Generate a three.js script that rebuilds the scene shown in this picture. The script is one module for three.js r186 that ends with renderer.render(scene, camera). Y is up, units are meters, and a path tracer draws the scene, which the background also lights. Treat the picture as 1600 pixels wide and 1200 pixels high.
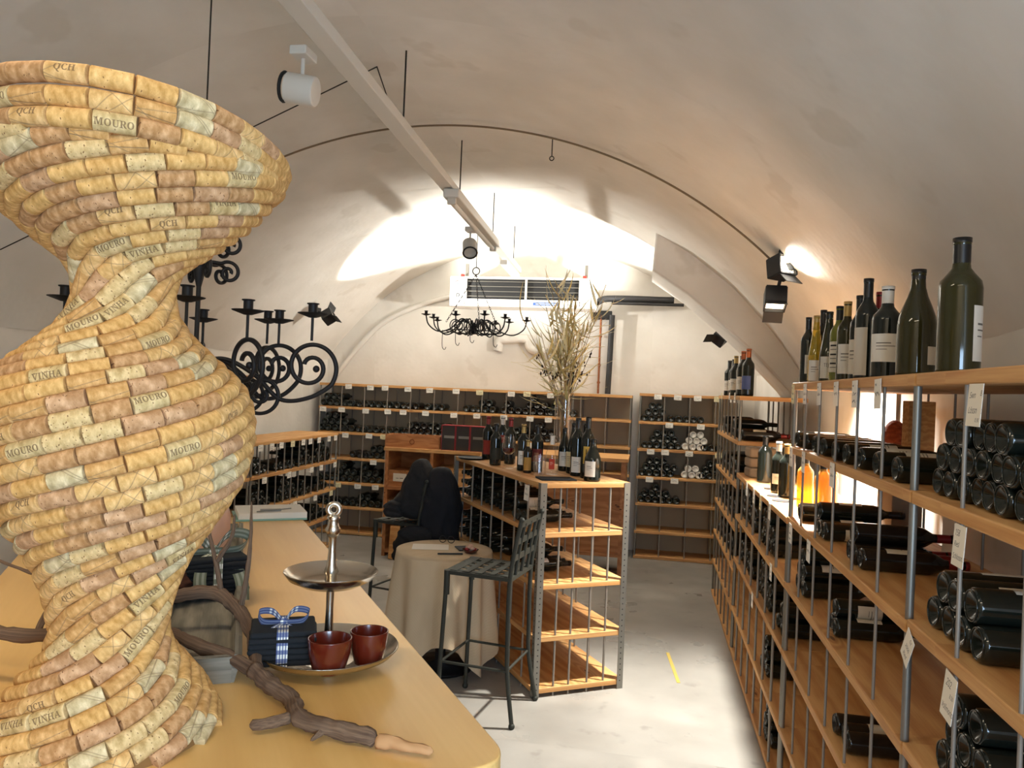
import * as THREE from 'three';
import { mergeGeometries } from 'three/addons/utils/BufferGeometryUtils.js';
import { RoundedBoxGeometry } from 'three/addons/geometries/RoundedBoxGeometry.js';
import { RectAreaLightUniformsLib } from 'three/addons/lights/RectAreaLightUniformsLib.js';
import { ImprovedNoise } from 'three/addons/math/ImprovedNoise.js';

// ---------------------------------------------------------------- camera, light, exposure
const scene = new THREE.Scene();
const camera = new THREE.PerspectiveCamera(2 * Math.atan(600 / 1200) * 180 / Math.PI, 4 / 3, 0.05, 60);
camera.rotation.order = 'YXZ';
camera.position.set(0, 1.62, 0);
camera.rotation.set(7 / 1200, 10.2 * Math.PI / 180, 0.042);
const renderer = new THREE.WebGLRenderer({ antialias: true });
renderer.toneMapping = THREE.LinearToneMapping;
renderer.toneMappingExposure = 1.0;
renderer.shadowMap.enabled = true;
RectAreaLightUniformsLib.init();
scene.background = new THREE.Color(0.55, 0.72, 1.0);            // pale daylight outside the unseen window behind the camera
const WARM = new THREE.Color(1.0, 0.83, 0.58), NEUTRAL = new THREE.Color(1.0, 0.965, 0.90);
function rect(color, intensity, w, h, pos, target) {
  const l = new THREE.RectAreaLight(color, intensity, w, h);
  l.position.set(...pos); l.lookAt(...target); scene.add(l); return l;
}
function spot(color, intensity, pos, target, angle, penumbra, radius = 2) {
  const l = new THREE.SpotLight(color, intensity, 0, angle, penumbra, 2);
  l.position.set(...pos); l.target.position.set(...target); l.castShadow = true; l.shadow.radius = radius;
  l.shadow.mapSize.set(1024, 1024); scene.add(l); scene.add(l.target); return l;
}
const WIRE_END = new THREE.Vector3(-3.253, 2.211, -3.348);
const UNSEEN_WINDOW_LIGHT = rect(new THREE.Color(0.52, 0.74, 1.0), 22, 0.75, 1.0, [0.55, 1.40, 0.68], [0.55, 1.5, -2]);  // cool light of the unseen window, aimed along the right vault
const UNSEEN_FIT_LIGHTS = [[-0.3, 0.35], [-1.3, -0.9]].map(([x, z]) => rect(WARM, 23, 1.2, 0.14, [x, 2.63, z], [x, 0, z]));  // lamps out of view overhead, placed for warm light on vase and counter

// ---------------------------------------------------------------- helpers
let seed = 7;
const rnd = () => { seed = (seed * 1664525 + 1013904223) >>> 0; return seed / 4294967296; };
const rr = (a, b) => a + (b - a) * rnd();
const V = (x, y, z) => new THREE.Vector3(x, y, z);
const noise = new ImprovedNoise();
const names = {};
function numbered(n) { names[n] = (names[n] ?? -1) + 1; return names[n] ? n + '_' + String(names[n]).padStart(3, '0') : n; }
function shade(o) { o.traverse(m => { if (m.isMesh) { m.castShadow = true; m.receiveShadow = true; } }); return o; }
function tag(o, label, category, group) { o.userData.label = label; o.userData.category = category; if (group) o.userData.group = group; return o; }
function thing(name, label, category, pos = [0, 0, 0], turn = 0, group) {
  const g = new THREE.Group(); g.name = numbered(name); g.position.set(...pos); g.rotation.y = turn; scene.add(g);
  return tag(g, label, category, group);
}
function part(name, geo, mat, parent, pos, rot) {
  const m = new THREE.Mesh(geo, mat); m.name = name; parent.add(m);
  if (pos) m.position.set(...pos); if (rot) m.rotation.set(...rot);
  m.castShadow = m.receiveShadow = true; return m;
}
function single(name, geo, mat, label, category, pos = [0, 0, 0], rot, group) {
  const m = part(numbered(name), geo, mat, scene, pos, rot); return tag(m, label, category, group);
}
function struct(name, geo, mat, parent, pos, rot) { const m = part(name, geo, mat, parent || scene, pos, rot); if (!parent) m.userData.kind = 'structure'; return m; }
const box = (w, h, d, x = 0, y = 0, z = 0) => new THREE.BoxGeometry(w, h, d).translate(x, y, z);
const rbox = (w, h, d, r = 0.003, s = 2) => new RoundedBoxGeometry(w, h, d, s, Math.min(r, w / 2.01, h / 2.01, d / 2.01));
const cyl = (r0, r1, h, n = 16) => new THREE.CylinderGeometry(r0, r1, h, n);
const lathe = (pts, n = 28) => new THREE.LatheGeometry(pts.map(p => new THREE.Vector2(p[0], p[1])), n);
const tube = (pts, r, n = 40, rs = 8, closed = false) => new THREE.TubeGeometry(new THREE.CatmullRomCurve3(pts, closed, 'centripetal'), n, r, rs, closed);
const merge = g => mergeGeometries(g.map(x => x.index ? x.toNonIndexed() : x));
function bar(a, b, r, n = 8) {                                       // straight round bar between two points
  const d = b.clone().sub(a); const g = new THREE.CylinderGeometry(r, r, d.length(), n);
  g.applyQuaternion(new THREE.Quaternion().setFromUnitVectors(V(0, 1, 0), d.clone().normalize()));
  const m = a.clone().add(b).multiplyScalar(0.5); return g.translate(m.x, m.y, m.z);
}
function taper(pts, r0, r1, seg = 30, rs = 8, bump = 0) {            // twig: tapering, knobbly tube with closed ends
  const c = new THREE.CatmullRomCurve3(pts, false, 'centripetal'); const g = new THREE.TubeGeometry(c, seg, 1, rs, false);
  const p = g.attributes.position;
  for (let i = 0; i <= seg; i++) {
    const t = i / seg, o = c.getPointAt(t); let r = r0 + (r1 - r0) * t; if (i === 0 || i === seg) r *= 0.25;
    for (let j = 0; j <= rs; j++) {
      const k = i * (rs + 1) + j, q = V(p.getX(k), p.getY(k), p.getZ(k)).sub(o);
      const rad = r * (1 + bump * noise.noise(o.x * 60 + q.x, o.y * 60 + q.y, o.z * 60 + q.z));
      q.multiplyScalar(rad).add(o); p.setXYZ(k, q.x, q.y, q.z);
    }
  }
  g.computeVertexNormals(); return g;
}

// ---------------------------------------------------------------- textures
function fbm(x, y, z, o = 4) { let s = 0, a = 0.5; for (let i = 0; i < o; i++) { s += a * noise.noise(x, y, z); x *= 2.03; y *= 2.03; a *= 0.5; } return s; }
function dataTex(w, h, fn, srgb = true, rx = 1, ry = 1) {
  const d = new Uint8Array(w * h * 4);
  for (let j = 0; j < h; j++) for (let i = 0; i < w; i++) {
    const c = fn(i / w, j / h), k = (j * w + i) * 4;
    for (let q = 0; q < 3; q++) d[k + q] = Math.max(0, Math.min(255, (Array.isArray(c) ? c[q] : c)));
    d[k + 3] = 255;
  }
  const t = new THREE.DataTexture(d, w, h); t.wrapS = t.wrapT = THREE.RepeatWrapping; t.magFilter = THREE.LinearFilter; t.minFilter = THREE.LinearMipmapLinearFilter; t.generateMipmaps = true;
  if (srgb) t.colorSpace = THREE.SRGBColorSpace; t.repeat.set(rx, ry); t.needsUpdate = true; return t;
}
const mix = (a, b, t) => a.map((v, i) => v + (b[i] - v) * t);
const sst = (a, b, x) => { const t = Math.max(0, Math.min(1, (x - a) / (b - a))); return t * t * (3 - 2 * t); };
function canvasTex(w, h, draw) {
  const c = document.createElement('canvas'); c.width = w; c.height = h; const g = c.getContext('2d'); draw(g, w, h);
  const t = new THREE.CanvasTexture(c); t.colorSpace = THREE.SRGBColorSpace; t.anisotropy = 4; return t;
}
const plasterTex = dataTex(768, 768, (u, v) => {
  const x = u * 8, y = v * 8; const n = fbm(x, y, 1.3, 5), m = fbm(x * 0.5, y * 0.5, 7.7, 3), s = sst(0.22, 0.34, fbm(x * 1.1, y * 1.1, 21, 4));
  return mix(mix([231, 227, 219], [215, 210, 200], 0.5 + n + 0.5 * m), [204, 197, 184], s * 0.4);
}, true);
const plasterBump = dataTex(512, 512, (u, v) => 128 + 150 * fbm(u * 10, v * 10, 3.1, 5) + 30 * noise.noise(u * 90, v * 90, 2), false);
const floorTex = dataTex(768, 768, (u, v) => {
  const n = fbm(u * 7, v * 7, 5.5, 5), m = sst(0.1, 0.4, fbm(u * 3, v * 3, 9.1, 4)), sp = sst(0.2, 0.5, fbm(u * 24, v * 24, 4, 4));
  return mix(mix(mix([164, 160, 152], [142, 138, 130], 0.5 + n), [184, 180, 170], m * 0.7), [104, 100, 94], sp * 0.35);
}, true);
const floorRough = dataTex(512, 512, (u, v) => 120 + 150 * fbm(u * 6, v * 6, 15.5, 5), false);
function woodTex(c0, c1, c2, ring, knots, sz = 512) {
  const kn = []; for (let i = 0; i < knots; i++) kn.push([rnd(), rnd(), rr(0.008, 0.016)]);
  return dataTex(sz, sz, (u, v) => {
    let w = 0, dark = 0; for (const [a, b, r] of kn) { const d = Math.hypot((u - a) * 0.5, (v - b) * 1.0); w += 0.9 * Math.exp(-d * d / (r * r * 8)); dark = Math.max(dark, sst(r, r * 0.5, d)); }
    const g = Math.sin((v * ring + 1.6 * fbm(u * 2.2, v * 7, 2.5, 3) + w * 2.2) * 6.283);
    const f = fbm(u * 10, v * 160, 8.2, 3);
    return mix(mix(mix(c0, c1, 0.5 + 0.42 * g + 0.5 * f), c2, sst(0.15, 0.5, fbm(u * 3, v * 12, 31, 3)) * 0.4), [88, 48, 22], dark * 0.75);
  }, true);
}
const pineTexs = [woodTex([214, 166, 106], [190, 136, 78], [226, 186, 128], 9, 3), woodTex([206, 158, 100], [178, 124, 70], [216, 172, 114], 7, 4)];
const cabTex = woodTex([186, 128, 78], [158, 100, 56], [200, 146, 94], 8, 4);
const counterTex = woodTex([232, 188, 116], [223, 176, 104], [238, 200, 132], 3.2, 0, 768);
const greyWoodTex = woodTex([136, 128, 112], [104, 98, 86], [154, 146, 130], 10, 1);
const barkTex = dataTex(256, 256, (u, v) => mix([126, 100, 76], [78, 57, 42], 0.5 + 1.2 * fbm(u * 6, v * 22, 3.3, 4)), true);
const clothTex = dataTex(256, 256, (u, v) => { const w = ((Math.floor(u * 128) + Math.floor(v * 128)) % 2) * 5; const n = fbm(u * 5, v * 5, 1, 3) * 14; return [196 + w + n, 176 + w + n, 146 + w + n]; }, true);
const coatTex = dataTex(128, 128, (u, v) => { const n = fbm(u * 20, v * 20, 4, 3) * 16; return [30 + n, 31 + n, 36 + n]; }, true);
const pileTex = dataTex(128, 128, (u, v) => { const n = 0.5 + fbm(u * 16, v * 16, 4, 3); return mix([120, 60, 40], [190, 120, 90], n); }, true);

// ---------------------------------------------------------------- materials
const std = (p) => new THREE.MeshStandardMaterial(p);
const phy = (p) => new THREE.MeshPhysicalMaterial(p);
const M = {
  plaster: std({ map: plasterTex, bumpMap: plasterBump, bumpScale: 0.0045, roughness: 0.95 }),
  floor: std({ map: floorTex, roughnessMap: floorRough, roughness: 0.85, bumpMap: floorRough, bumpScale: 0.002 }),
  pine: pineTexs.map(t => std({ map: t, roughness: 0.62 })),
  cab: std({ map: cabTex, roughness: 0.6 }),
  counter: phy({ map: counterTex, roughness: 0.38, clearcoat: 0.25, clearcoatRoughness: 0.3 }),
  counterBody: std({ map: cabTex, roughness: 0.7 }),
  greyWood: std({ map: greyWoodTex, roughness: 0.85 }),
  bark: std({ map: barkTex, bumpMap: barkTex, bumpScale: 0.002, roughness: 0.95 }),
  peeled: std({ color: '#b98a5c', roughness: 0.8 }),
  rod: std({ color: '#8a8176', metalness: 0.3, roughness: 0.5 }),
  galv: std({ color: '#8a877f', metalness: 0.7, roughness: 0.45 }),
  iron: std({ color: '#17171a', metalness: 0.35, roughness: 0.55 }),
  stoolIron: std({ color: '#35362f', metalness: 0.4, roughness: 0.6 }),
  silver: std({ color: '#c9c0b2', metalness: 1, roughness: 0.22 }),
  white: std({ color: '#e6e3dc', roughness: 0.45 }),
  offwhite: std({ color: '#cfc9bc', roughness: 0.5 }),
  lampBody: std({ color: '#d8d4ca', roughness: 0.4 }),
  blackMetal: std({ color: '#1d1d1f', roughness: 0.55, metalness: 0.3 }),
  darkFin: std({ color: '#2c2c2c', roughness: 0.6, metalness: 0.5 }),
  glassDark: phy({ color: new THREE.Color(0.010, 0.013, 0.010), roughness: 0.09, ior: 1.52, specularIntensity: 1 }),
  glassBrown: phy({ color: new THREE.Color(0.012, 0.010, 0.008), roughness: 0.1, ior: 1.52 }),
  glassGreen: phy({ color: new THREE.Color(0.30, 0.34, 0.05), roughness: 0.05, transmission: 0.55, thickness: 0.0, ior: 1.5 }),
  glassOlive: phy({ color: new THREE.Color(0.05, 0.045, 0.012), roughness: 0.06, transmission: 0.4, thickness: 0.0, ior: 1.5 }),
  glassYellow: phy({ color: new THREE.Color(0.85, 0.66, 0.06), roughness: 0.05, transmission: 0.75, thickness: 0.0, ior: 1.5 }),
  glassAmber: phy({ color: new THREE.Color(0.96, 0.64, 0.16), roughness: 0.06, transmission: 0.7, thickness: 0.0, ior: 1.5 }),
  clear: phy({ color: 0xffffff, roughness: 0.02, transmission: 1, thickness: 0, ior: 1.45 }),
  wine: phy({ color: new THREE.Color(0.06, 0.004, 0.008), roughness: 0.05 }),
  redFoil: std({ color: '#8a1f1c', roughness: 0.4, metalness: 0.2 }),
  tanFoil: std({ color: '#b79a5e', roughness: 0.4, metalness: 0.4 }),
  blackFoil: std({ color: '#131314', roughness: 0.35 }),
  whiteFoil: std({ color: '#ded9cf', roughness: 0.4 }),
  copperFoil: std({ color: '#b4653c', roughness: 0.35, metalness: 0.6 }),
  greenFoil: std({ color: '#1f5a22', roughness: 0.35 }),
  cloth: std({ map: clothTex, roughness: 0.95, side: THREE.DoubleSide }),
  coat: std({ map: coatTex, color: '#f2ede4', roughness: 0.9 }),
  coat2: std({ map: coatTex, color: '#b9bcd0', roughness: 0.9 }),
  napkin: std({ color: '#16181b', roughness: 0.98 }),
  cup: phy({ color: '#5a1c0e', roughness: 0.2, clearcoat: 0.8, clearcoatRoughness: 0.12 }),
  paper: std({ color: '#e4ded2', roughness: 0.9 }),
  grass: [phy({ color: '#efe2b0', roughness: 0.95, transmission: 0.12, thickness: 0, side: THREE.DoubleSide }), phy({ color: '#e2cd8c', roughness: 0.95, transmission: 0.12, thickness: 0, side: THREE.DoubleSide }), phy({ color: '#f4ecc8', roughness: 0.95, transmission: 0.12, thickness: 0, side: THREE.DoubleSide }), phy({ color: '#cfc78a', roughness: 0.95, transmission: 0.12, thickness: 0, side: THREE.DoubleSide })],
  stem: std({ color: '#a98a5c', roughness: 0.95 }), pod: std({ color: '#2a1d18', roughness: 0.9 }),
  copper: std({ color: '#9a5f3c', roughness: 0.5, metalness: 0.6 }), pipe: std({ color: '#2b2b2c', roughness: 0.6 }),
  red: std({ color: '#b23024', roughness: 0.5 }), pink: phy({ color: '#caa089', roughness: 0.35 }),
  cable: std({ color: '#7d6a52', roughness: 0.9 }), wire: std({ color: '#2b241d', roughness: 0.9 }),
  backboard: std({ color: '#b3a48c', roughness: 0.95 }), carton: std({ color: '#8a7660', roughness: 0.95 }), pile: std({ map: pileTex, color: '#b09078', bumpMap: pileTex, bumpScale: 0.01, roughness: 0.95 }),
  giftBlack: std({ color: '#2b2826', roughness: 0.7 }), giftRed: std({ color: '#8e2228', roughness: 0.6 }),
  yellowMark: std({ color: '#b09a4a', roughness: 0.9 }), lampGlow: std({ color: '#fff3dd', emissive: new THREE.Color(1, 0.84, 0.6), emissiveIntensity: 6, roughness: 0.5 }),
  unseenTubeGlow: std({ color: '#fff6e6', emissive: new THREE.Color(1, 0.84, 0.6), emissiveIntensity: 2.5 }),  // diffuser of the unseen ceiling fittings
};
function scribble(g, x, y, w, h, s) {
  g.strokeStyle = '#2b2b33'; g.lineWidth = s; g.beginPath(); g.moveTo(x, y);
  for (let i = 1; i <= 14; i++) g.lineTo(x + w * i / 14, y + (rnd() - 0.5) * h); g.stroke();
}
const cardMats = [['201', ''], ['146', ''], ['', ''], ['88', ''], ['110', ''], ['', '']].map((w, i) => std({ roughness: 0.9, map: canvasTex(128, 96, (g, W, H) => {
  g.fillStyle = i === 3 ? '#e9deb4' : '#eee9de'; g.fillRect(0, 0, W, H); g.fillStyle = '#33333a'; g.font = '20px sans-serif';
  scribble(g, 10, 18, 34, 8, 2); scribble(g, 14, 48, 88, 14, 3); if (i % 2) scribble(g, 16, 74, 76, 13, 3); }) }));
const bigCard = (lines, rot = 0) => std({ roughness: 0.9, map: canvasTex(192, 224, (g, W, H) => {
  g.fillStyle = '#e6dfd0'; g.fillRect(0, 0, W, H); g.fillStyle = '#26262c'; g.textBaseline = 'middle';
  lines.forEach(([t, x, y, s]) => { g.font = 'italic ' + s + 'px sans-serif'; g.fillText(t, x, y); }); }) });
const labelMats = {};
function labelMat(key, bg, draw) {
  if (!labelMats[key]) labelMats[key] = std({ roughness: 0.75, side: THREE.DoubleSide, map: canvasTex(192, 192, (g, W, H) => { g.fillStyle = bg; g.fillRect(0, 0, W, H); if (draw) draw(g, W, H); }) });
  return labelMats[key];
}
const plainLines = (c = '#6b665e') => (g, W) => { g.fillStyle = c; g.fillRect(40, 60, 80, 7); g.fillRect(40, 82, 104, 5); g.fillRect(40, 104, 60, 4); };
const gingham = (a, b) => std({ roughness: 0.95, side: THREE.DoubleSide, map: canvasTex(128, 128, (g, W, H) => {
  g.fillStyle = '#ece8da'; g.fillRect(0, 0, W, H); g.globalAlpha = 0.55; g.fillStyle = a;
  for (let i = 0; i < 8; i += 2) { g.fillRect(i * 16, 0, 16, H); g.fillRect(0, i * 16, W, 16); } g.globalAlpha = 1; }) });
const blueGingham = gingham('#16245c'), greenGingham = gingham('#4b4f38');

// ---------------------------------------------------------------- the room
const VC = { x: -1.25, y: 0.43, R: 2.7, half: Math.asin(2.3 / 2.7) };
function vaultGeo(R, z0, z1, disp, flip) {
  const na = 90, nz = 130, pos = [], uv = [], idx = [];
  for (let j = 0; j <= nz; j++) for (let i = 0; i <= na; i++) {
    const a = -VC.half + 2 * VC.half * i / na, z = z0 + (z1 - z0) * j / nz; const s = a * R;
    const r = R + disp * (0.032 * fbm(s * 0.7, z * 0.7, 4.4, 3) + 0.008 * fbm(s * 4, z * 4, 9.4, 2));
    pos.push(VC.x + r * Math.sin(a), VC.y + r * Math.cos(a), z); uv.push(s / 3, z / 3);
    if (i < na && j < nz) { const k = j * (na + 1) + i; flip ? idx.push(k, k + na + 1, k + 1, k + 1, k + na + 1, k + na + 2) : idx.push(k, k + 1, k + na + 1, k + 1, k + na + 2, k + na + 1); }
  }
  const g = new THREE.BufferGeometry(); g.setAttribute('position', new THREE.Float32BufferAttribute(pos, 3)); g.setAttribute('uv', new THREE.Float32BufferAttribute(uv, 2)); g.setIndex(idx); g.computeVertexNormals(); return g;
}
struct('ceiling', merge([vaultGeo(2.7, -8.3, 1.25, 1, true), vaultGeo(2.95, -8.3, 1.25, 0, false)]), M.plaster);
function uvBox(w, h, d, sc = 3) {                                      // box with uv in metres / sc
  const g = new THREE.BoxGeometry(w, h, d), p = g.attributes.position, n = g.attributes.normal, u = g.attributes.uv;
  for (let i = 0; i < p.count; i++) { const ax = Math.abs(n.getX(i)) > 0.5 ? 0 : Math.abs(n.getY(i)) > 0.5 ? 1 : 2; u.setXY(i, (ax === 0 ? p.getZ(i) : p.getX(i)) / sc, (ax === 1 ? p.getZ(i) : p.getY(i)) / sc); }
  return g;
}
struct('floor', uvBox(5.2, 0.2, 9.6, 3), M.floor, null, [-1.25, -0.1, -3.5]);
struct('wall_left', uvBox(0.25, 2.0, 9.6), M.plaster, null, [-3.675, 1.0, -3.5]);
struct('wall_right', uvBox(0.25, 2.0, 9.6), M.plaster, null, [1.175, 1.0, -3.5]);
function wallPlate(hole) {
  const s = new THREE.Shape(); s.moveTo(-3.7, -0.1); s.lineTo(1.2, -0.1); s.lineTo(1.2, 1.9);
  for (let i = 0; i <= 40; i++) { const a = VC.half - 2 * VC.half * i / 40; s.lineTo(VC.x + 2.83 * Math.sin(a), VC.y + 2.83 * Math.cos(a)); }
  s.lineTo(-3.7, 1.9); s.closePath();
  if (hole) { const h = new THREE.Path(); const [x0, x1, y0, y1] = hole; h.moveTo(x0, y0); h.lineTo(x0, y1); h.lineTo(x1, y1); h.lineTo(x1, y0); h.closePath(); s.holes.push(h); }
  const g = new THREE.ExtrudeGeometry(s, { depth: 0.25, bevelEnabled: false, curveSegments: 24 });
  const u = g.attributes.uv; for (let i = 0; i < u.count; i++) u.setXY(i, u.getX(i) / 3, u.getY(i) / 3); return g;
}
struct('wall_back', wallPlate(), M.plaster, null, [0, 0, -8.32]);
struct('unseen_wall_front', wallPlate([0.175, 0.925, 0.9, 1.9]), M.plaster, null, [0, 0, 0.7]);  // unseen wall, set close behind the camera so its window lights the vault
{ // unseen window behind the camera, placed to bring cool daylight onto the vault
  const w = new THREE.Group(); w.name = 'unseen_window_1'; w.userData.kind = 'structure'; scene.add(w); w.position.set(0.55, 1.40, 0.8);
  part('window_frame', merge([box(0.75, 0.05, 0.06, 0, 0.475, 0), box(0.75, 0.05, 0.06, 0, -0.475, 0), box(0.05, 1.0, 0.06, -0.35, 0, 0), box(0.05, 1.0, 0.06, 0.35, 0, 0), box(0.04, 1.0, 0.05, 0, 0, 0)]), M.white, w);
  for (const s of [-1, 1]) part('pane', box(0.31, 0.9, 0.006), M.clear, w, [s * 0.175, 0, 0.01]);
}
{ // stub of a transverse rib over the right hand side
  const s = new THREE.Shape(); const pts = [[0.0, 2.55], [0.25, 2.385], [0.5, 2.18], [0.75, 1.955], [1.0, 1.70], [1.07, 1.6]];
  s.moveTo(pts[0][0], pts[0][1]); pts.slice(1).forEach(p => s.lineTo(p[0], p[1])); s.lineTo(1.1, 1.86);
  for (let i = 0; i <= 20; i++) { const a = Math.asin(2.3 / 2.72) - (Math.asin(2.3 / 2.72) - Math.asin(1.25 / 2.72)) * i / 20; s.lineTo(VC.x + 2.74 * Math.sin(a), VC.y + 2.74 * Math.cos(a)); }
  s.closePath(); const g = new THREE.ExtrudeGeometry(s, { depth: 0.55, bevelEnabled: true, bevelSize: 0.02, bevelThickness: 0.02, bevelSegments: 2 });
  const u = g.attributes.uv; for (let i = 0; i < u.count; i++) u.setXY(i, u.getX(i) / 3, u.getY(i) / 3);
  struct('trim_1', g, M.plaster, null, [0, 0, -6.38]);
}
{ // old arch line standing proud on the back wall, plastered pipe stub
  const c = [[-3.45, 1.68], [-3.2, 2.0], [-2.95, 2.26], [-2.6, 2.45], [-2.2, 2.58], [-1.8, 2.68]].map(p => V(p[0], p[1], -8.06));
  struct('trim_2', tube(c, 0.03, 60, 6), M.plaster);
  struct('trim_3', tube([V(-1.62, 2.02, -8.05), V(-1.6, 2.12, -8.04), V(-1.5, 2.14, -8.04), V(-1.3, 2.14, -8.04), V(-1.26, 2.05, -8.04), V(-1.1, 2.02, -8.05)], 0.05, 40, 8), M.plaster);
}
single('floor_mark', box(0.02, 0.002, 0.5), M.yellowMark, 'faint yellow paint line on the concrete floor', 'floor mark', [0.2, 0.001, -4.7], [0, 0.1, 0]);

// ---------------------------------------------------------------- racks
let woodFlip = 0;
function boardGeo(L, T, D) { const g = rbox(L, T, D, 0.004, 1), p = g.attributes.position, n = g.attributes.normal, u = g.attributes.uv;
  for (let i = 0; i < p.count; i++) u.setXY(i, p.getX(i) * 0.8 + 0.31 * L, (Math.abs(n.getY(i)) > 0.5 ? p.getZ(i) : p.getY(i)) * 1.6 + 0.17 * L); return g; }
const boardCache = {}, rodCache = {};
function rack(name, label, o) {                                         // local x along the length, front face at z = 0, back at z = -D
  const t = thing(name, label, 'rack', [o.pos[0], 0, o.pos[1]], o.turn || 0); t.userData.rack = undefined; delete t.userData.rack;
  const T = 0.028, D = o.D;
  const bk = [o.L, T, D].join(); boardCache[bk] = boardCache[bk] || boardGeo(o.L, T, D);
  o.h.forEach(h => part('shelf', boardCache[bk], M.pine[(woodFlip++) % 2], t, [o.L / 2, h - T / 2, -D / 2]));
  const top = o.h[o.h.length - 1] - T, rr0 = o.rodR || 0.006; const rk = top + '_' + rr0; rodCache[rk] = rodCache[rk] || cyl(rr0, rr0, top, 8);
  const n = Math.round(o.L / o.step);
  for (let i = 1; i < n; i++) for (const z of (o.rows || [-0.009, -D + 0.02])) part('rod', rodCache[rk], M.rod, t, [o.L * i / n + (z < -0.1 ? o.step * (o.shift || 0) : 0), top / 2, z]);
  const pg = o.angle ? null : cyl(0.009, 0.009, top + T, 10);
  for (const z of (o.endRods || [])) part('rod', rodCache[rk], M.rod, t, [o.L - 0.012, top / 2, z]);
  for (const x of (o.noFirst ? [o.L - 0.012] : [0.012, o.L - 0.012])) for (const z of [-0.012, -D + 0.02]) {
    if (!o.angle) part('post', pg, M.galv, t, [x, (top + T) / 2, z]);
    else {                                                            // perforated steel angle
      const sx = x < 0.1 ? -1 : 1, sz = z > -0.1 ? 1 : -1; const a = part('post', merge([box(0.003, o.h.at(-1), 0.034, sx * 0.0145, 0, -sz * 0.003), box(0.034, o.h.at(-1), 0.003, -sx * 0.001, 0, sz * 0.0145)]), M.galv, t, [x, o.h.at(-1) / 2, z]);
      const hs = []; for (let y = -0.52; y < 0.53; y += 0.03) { hs.push(cyl(0.0035, 0.0035, 0.0012, 8).rotateZ(Math.PI / 2).translate(sx * 0.0163, y, -sz * 0.004)); hs.push(cyl(0.0035, 0.0035, 0.0012, 8).rotateX(Math.PI / 2).translate(-sx * 0.002, y, sz * 0.0163)); }
      part('hole_row', merge(hs), M.blackMetal, a);
    }
  }
  if (o.back) part('back_panel', box(o.L, top, 0.006), M.backboard, t, [o.L / 2, top / 2, -D - 0.004]);
  t.updateMatrixWorld(true); return t;
}
const backRack = rack('bottle_rack', 'long pine bottle rack with steel rods against the back wall', { pos: [-3.47, -7.7], L: 3.3, D: 0.34, h: [0.035, 0.30, 0.556, 0.816, 1.087, 1.355, 1.60], step: 0.26, back: true });
const backRackR = rack('bottle_rack', 'short pine bottle rack beside the dark wall pipe', { pos: [-0.10, -7.68], L: 0.98, D: 0.34, h: [0.03, 0.277, 0.55, 0.812, 1.086, 1.353, 1.628], step: 0.245, back: true });
const leftRack = rack('bottle_rack', 'low pine bottle rack along the left wall', { pos: [-2.93, -5.36], turn: Math.PI / 2, L: 1.62, D: 0.42, h: [0.07, 0.345, 0.605, 0.868, 1.125], step: 0.14 });
const leftTall = rack('bottle_rack', 'tall pine bottle rack behind the cork vase', { pos: [-2.93, -4.2], turn: Math.PI / 2, L: 1.14, D: 0.42, h: [0.07, 0.345, 0.605, 0.868, 1.125, 1.39, 1.635], step: 0.19 });
const RX = 0.565, RT = -Math.PI / 2;
const u1 = rack('bottle_rack', 'tall pine bottle rack in the far corner with dark bottles on top', { pos: [RX, -6.6], turn: RT, L: 1.5, D: 0.42, h: [0.03, 0.285, 0.53, 0.79, 1.065, 1.345, 1.635], step: 0.25 });
const u2 = rack('bottle_rack', 'low pine bottle rack with a bare serving top on the right', { pos: [RX, -5.09], turn: RT, L: 1.82, D: 0.42, h: [0.035, 0.30, 0.615, 0.885, 1.145], step: 0.26 });
const u3 = rack('bottle_rack', 'tall pine bottle rack holding a row of tall display bottles', { pos: [RX, -3.26], turn: RT, L: 1.46, D: 0.42, h: [0.035, 0.305, 0.615, 0.888, 1.153, 1.435, 1.69], step: 0.24, rodR: 0.0042, shift: 0.4 });
const u4 = rack('bottle_rack', 'tall pine bottle rack with the largest pile of bottle ends', { pos: [RX, -1.79], turn: RT, L: 1.5, D: 0.42, h: [0.035, 0.305, 0.615, 0.895, 1.16, 1.435, 1.69], step: 0.25, rodR: 0.0042, shift: 0.4, noFirst: true });
const island = rack('island_rack', 'freestanding bar-height pine rack with perforated steel corner posts', { pos: [-1.33, -5.25], turn: -57.7 * Math.PI / 180, L: 1.48, D: 0.54, h: [0.05, 0.32, 0.595, 0.868, 1.13], step: 0.185, angle: true, rodR: 0.006, endRods: [-0.12, -0.21, -0.32, -0.42] });

// ---------------------------------------------------------------- bottles
const prof = {
  bordeaux: [[0.0, 0.012], [0.02, 0.004], [0.032, 0], [0.0365, 0.004], [0.0375, 0.012], [0.0375, 0.19], [0.035, 0.206], [0.024, 0.222], [0.0165, 0.234], [0.0145, 0.25], [0.0138, 0.285], [0.0155, 0.286], [0.0155, 0.298], [0.0135, 0.3], [0, 0.3]],
  burgundy: [[0.0, 0.012], [0.02, 0.004], [0.036, 0], [0.041, 0.005], [0.042, 0.015], [0.042, 0.145], [0.039, 0.17], [0.031, 0.198], [0.022, 0.225], [0.0165, 0.25], [0.0145, 0.283], [0.016, 0.284], [0.016, 0.297], [0.014, 0.3], [0, 0.3]],
  flute: [[0.0, 0.01], [0.03, 0], [0.036, 0.004], [0.037, 0.015], [0.037, 0.12], [0.033, 0.16], [0.024, 0.22], [0.016, 0.275], [0.0145, 0.315], [0.016, 0.316], [0.016, 0.328], [0, 0.33]],
};
const bGeo = {}; for (const k in prof) { bGeo[k] = lathe(prof[k], 26); }
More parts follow.
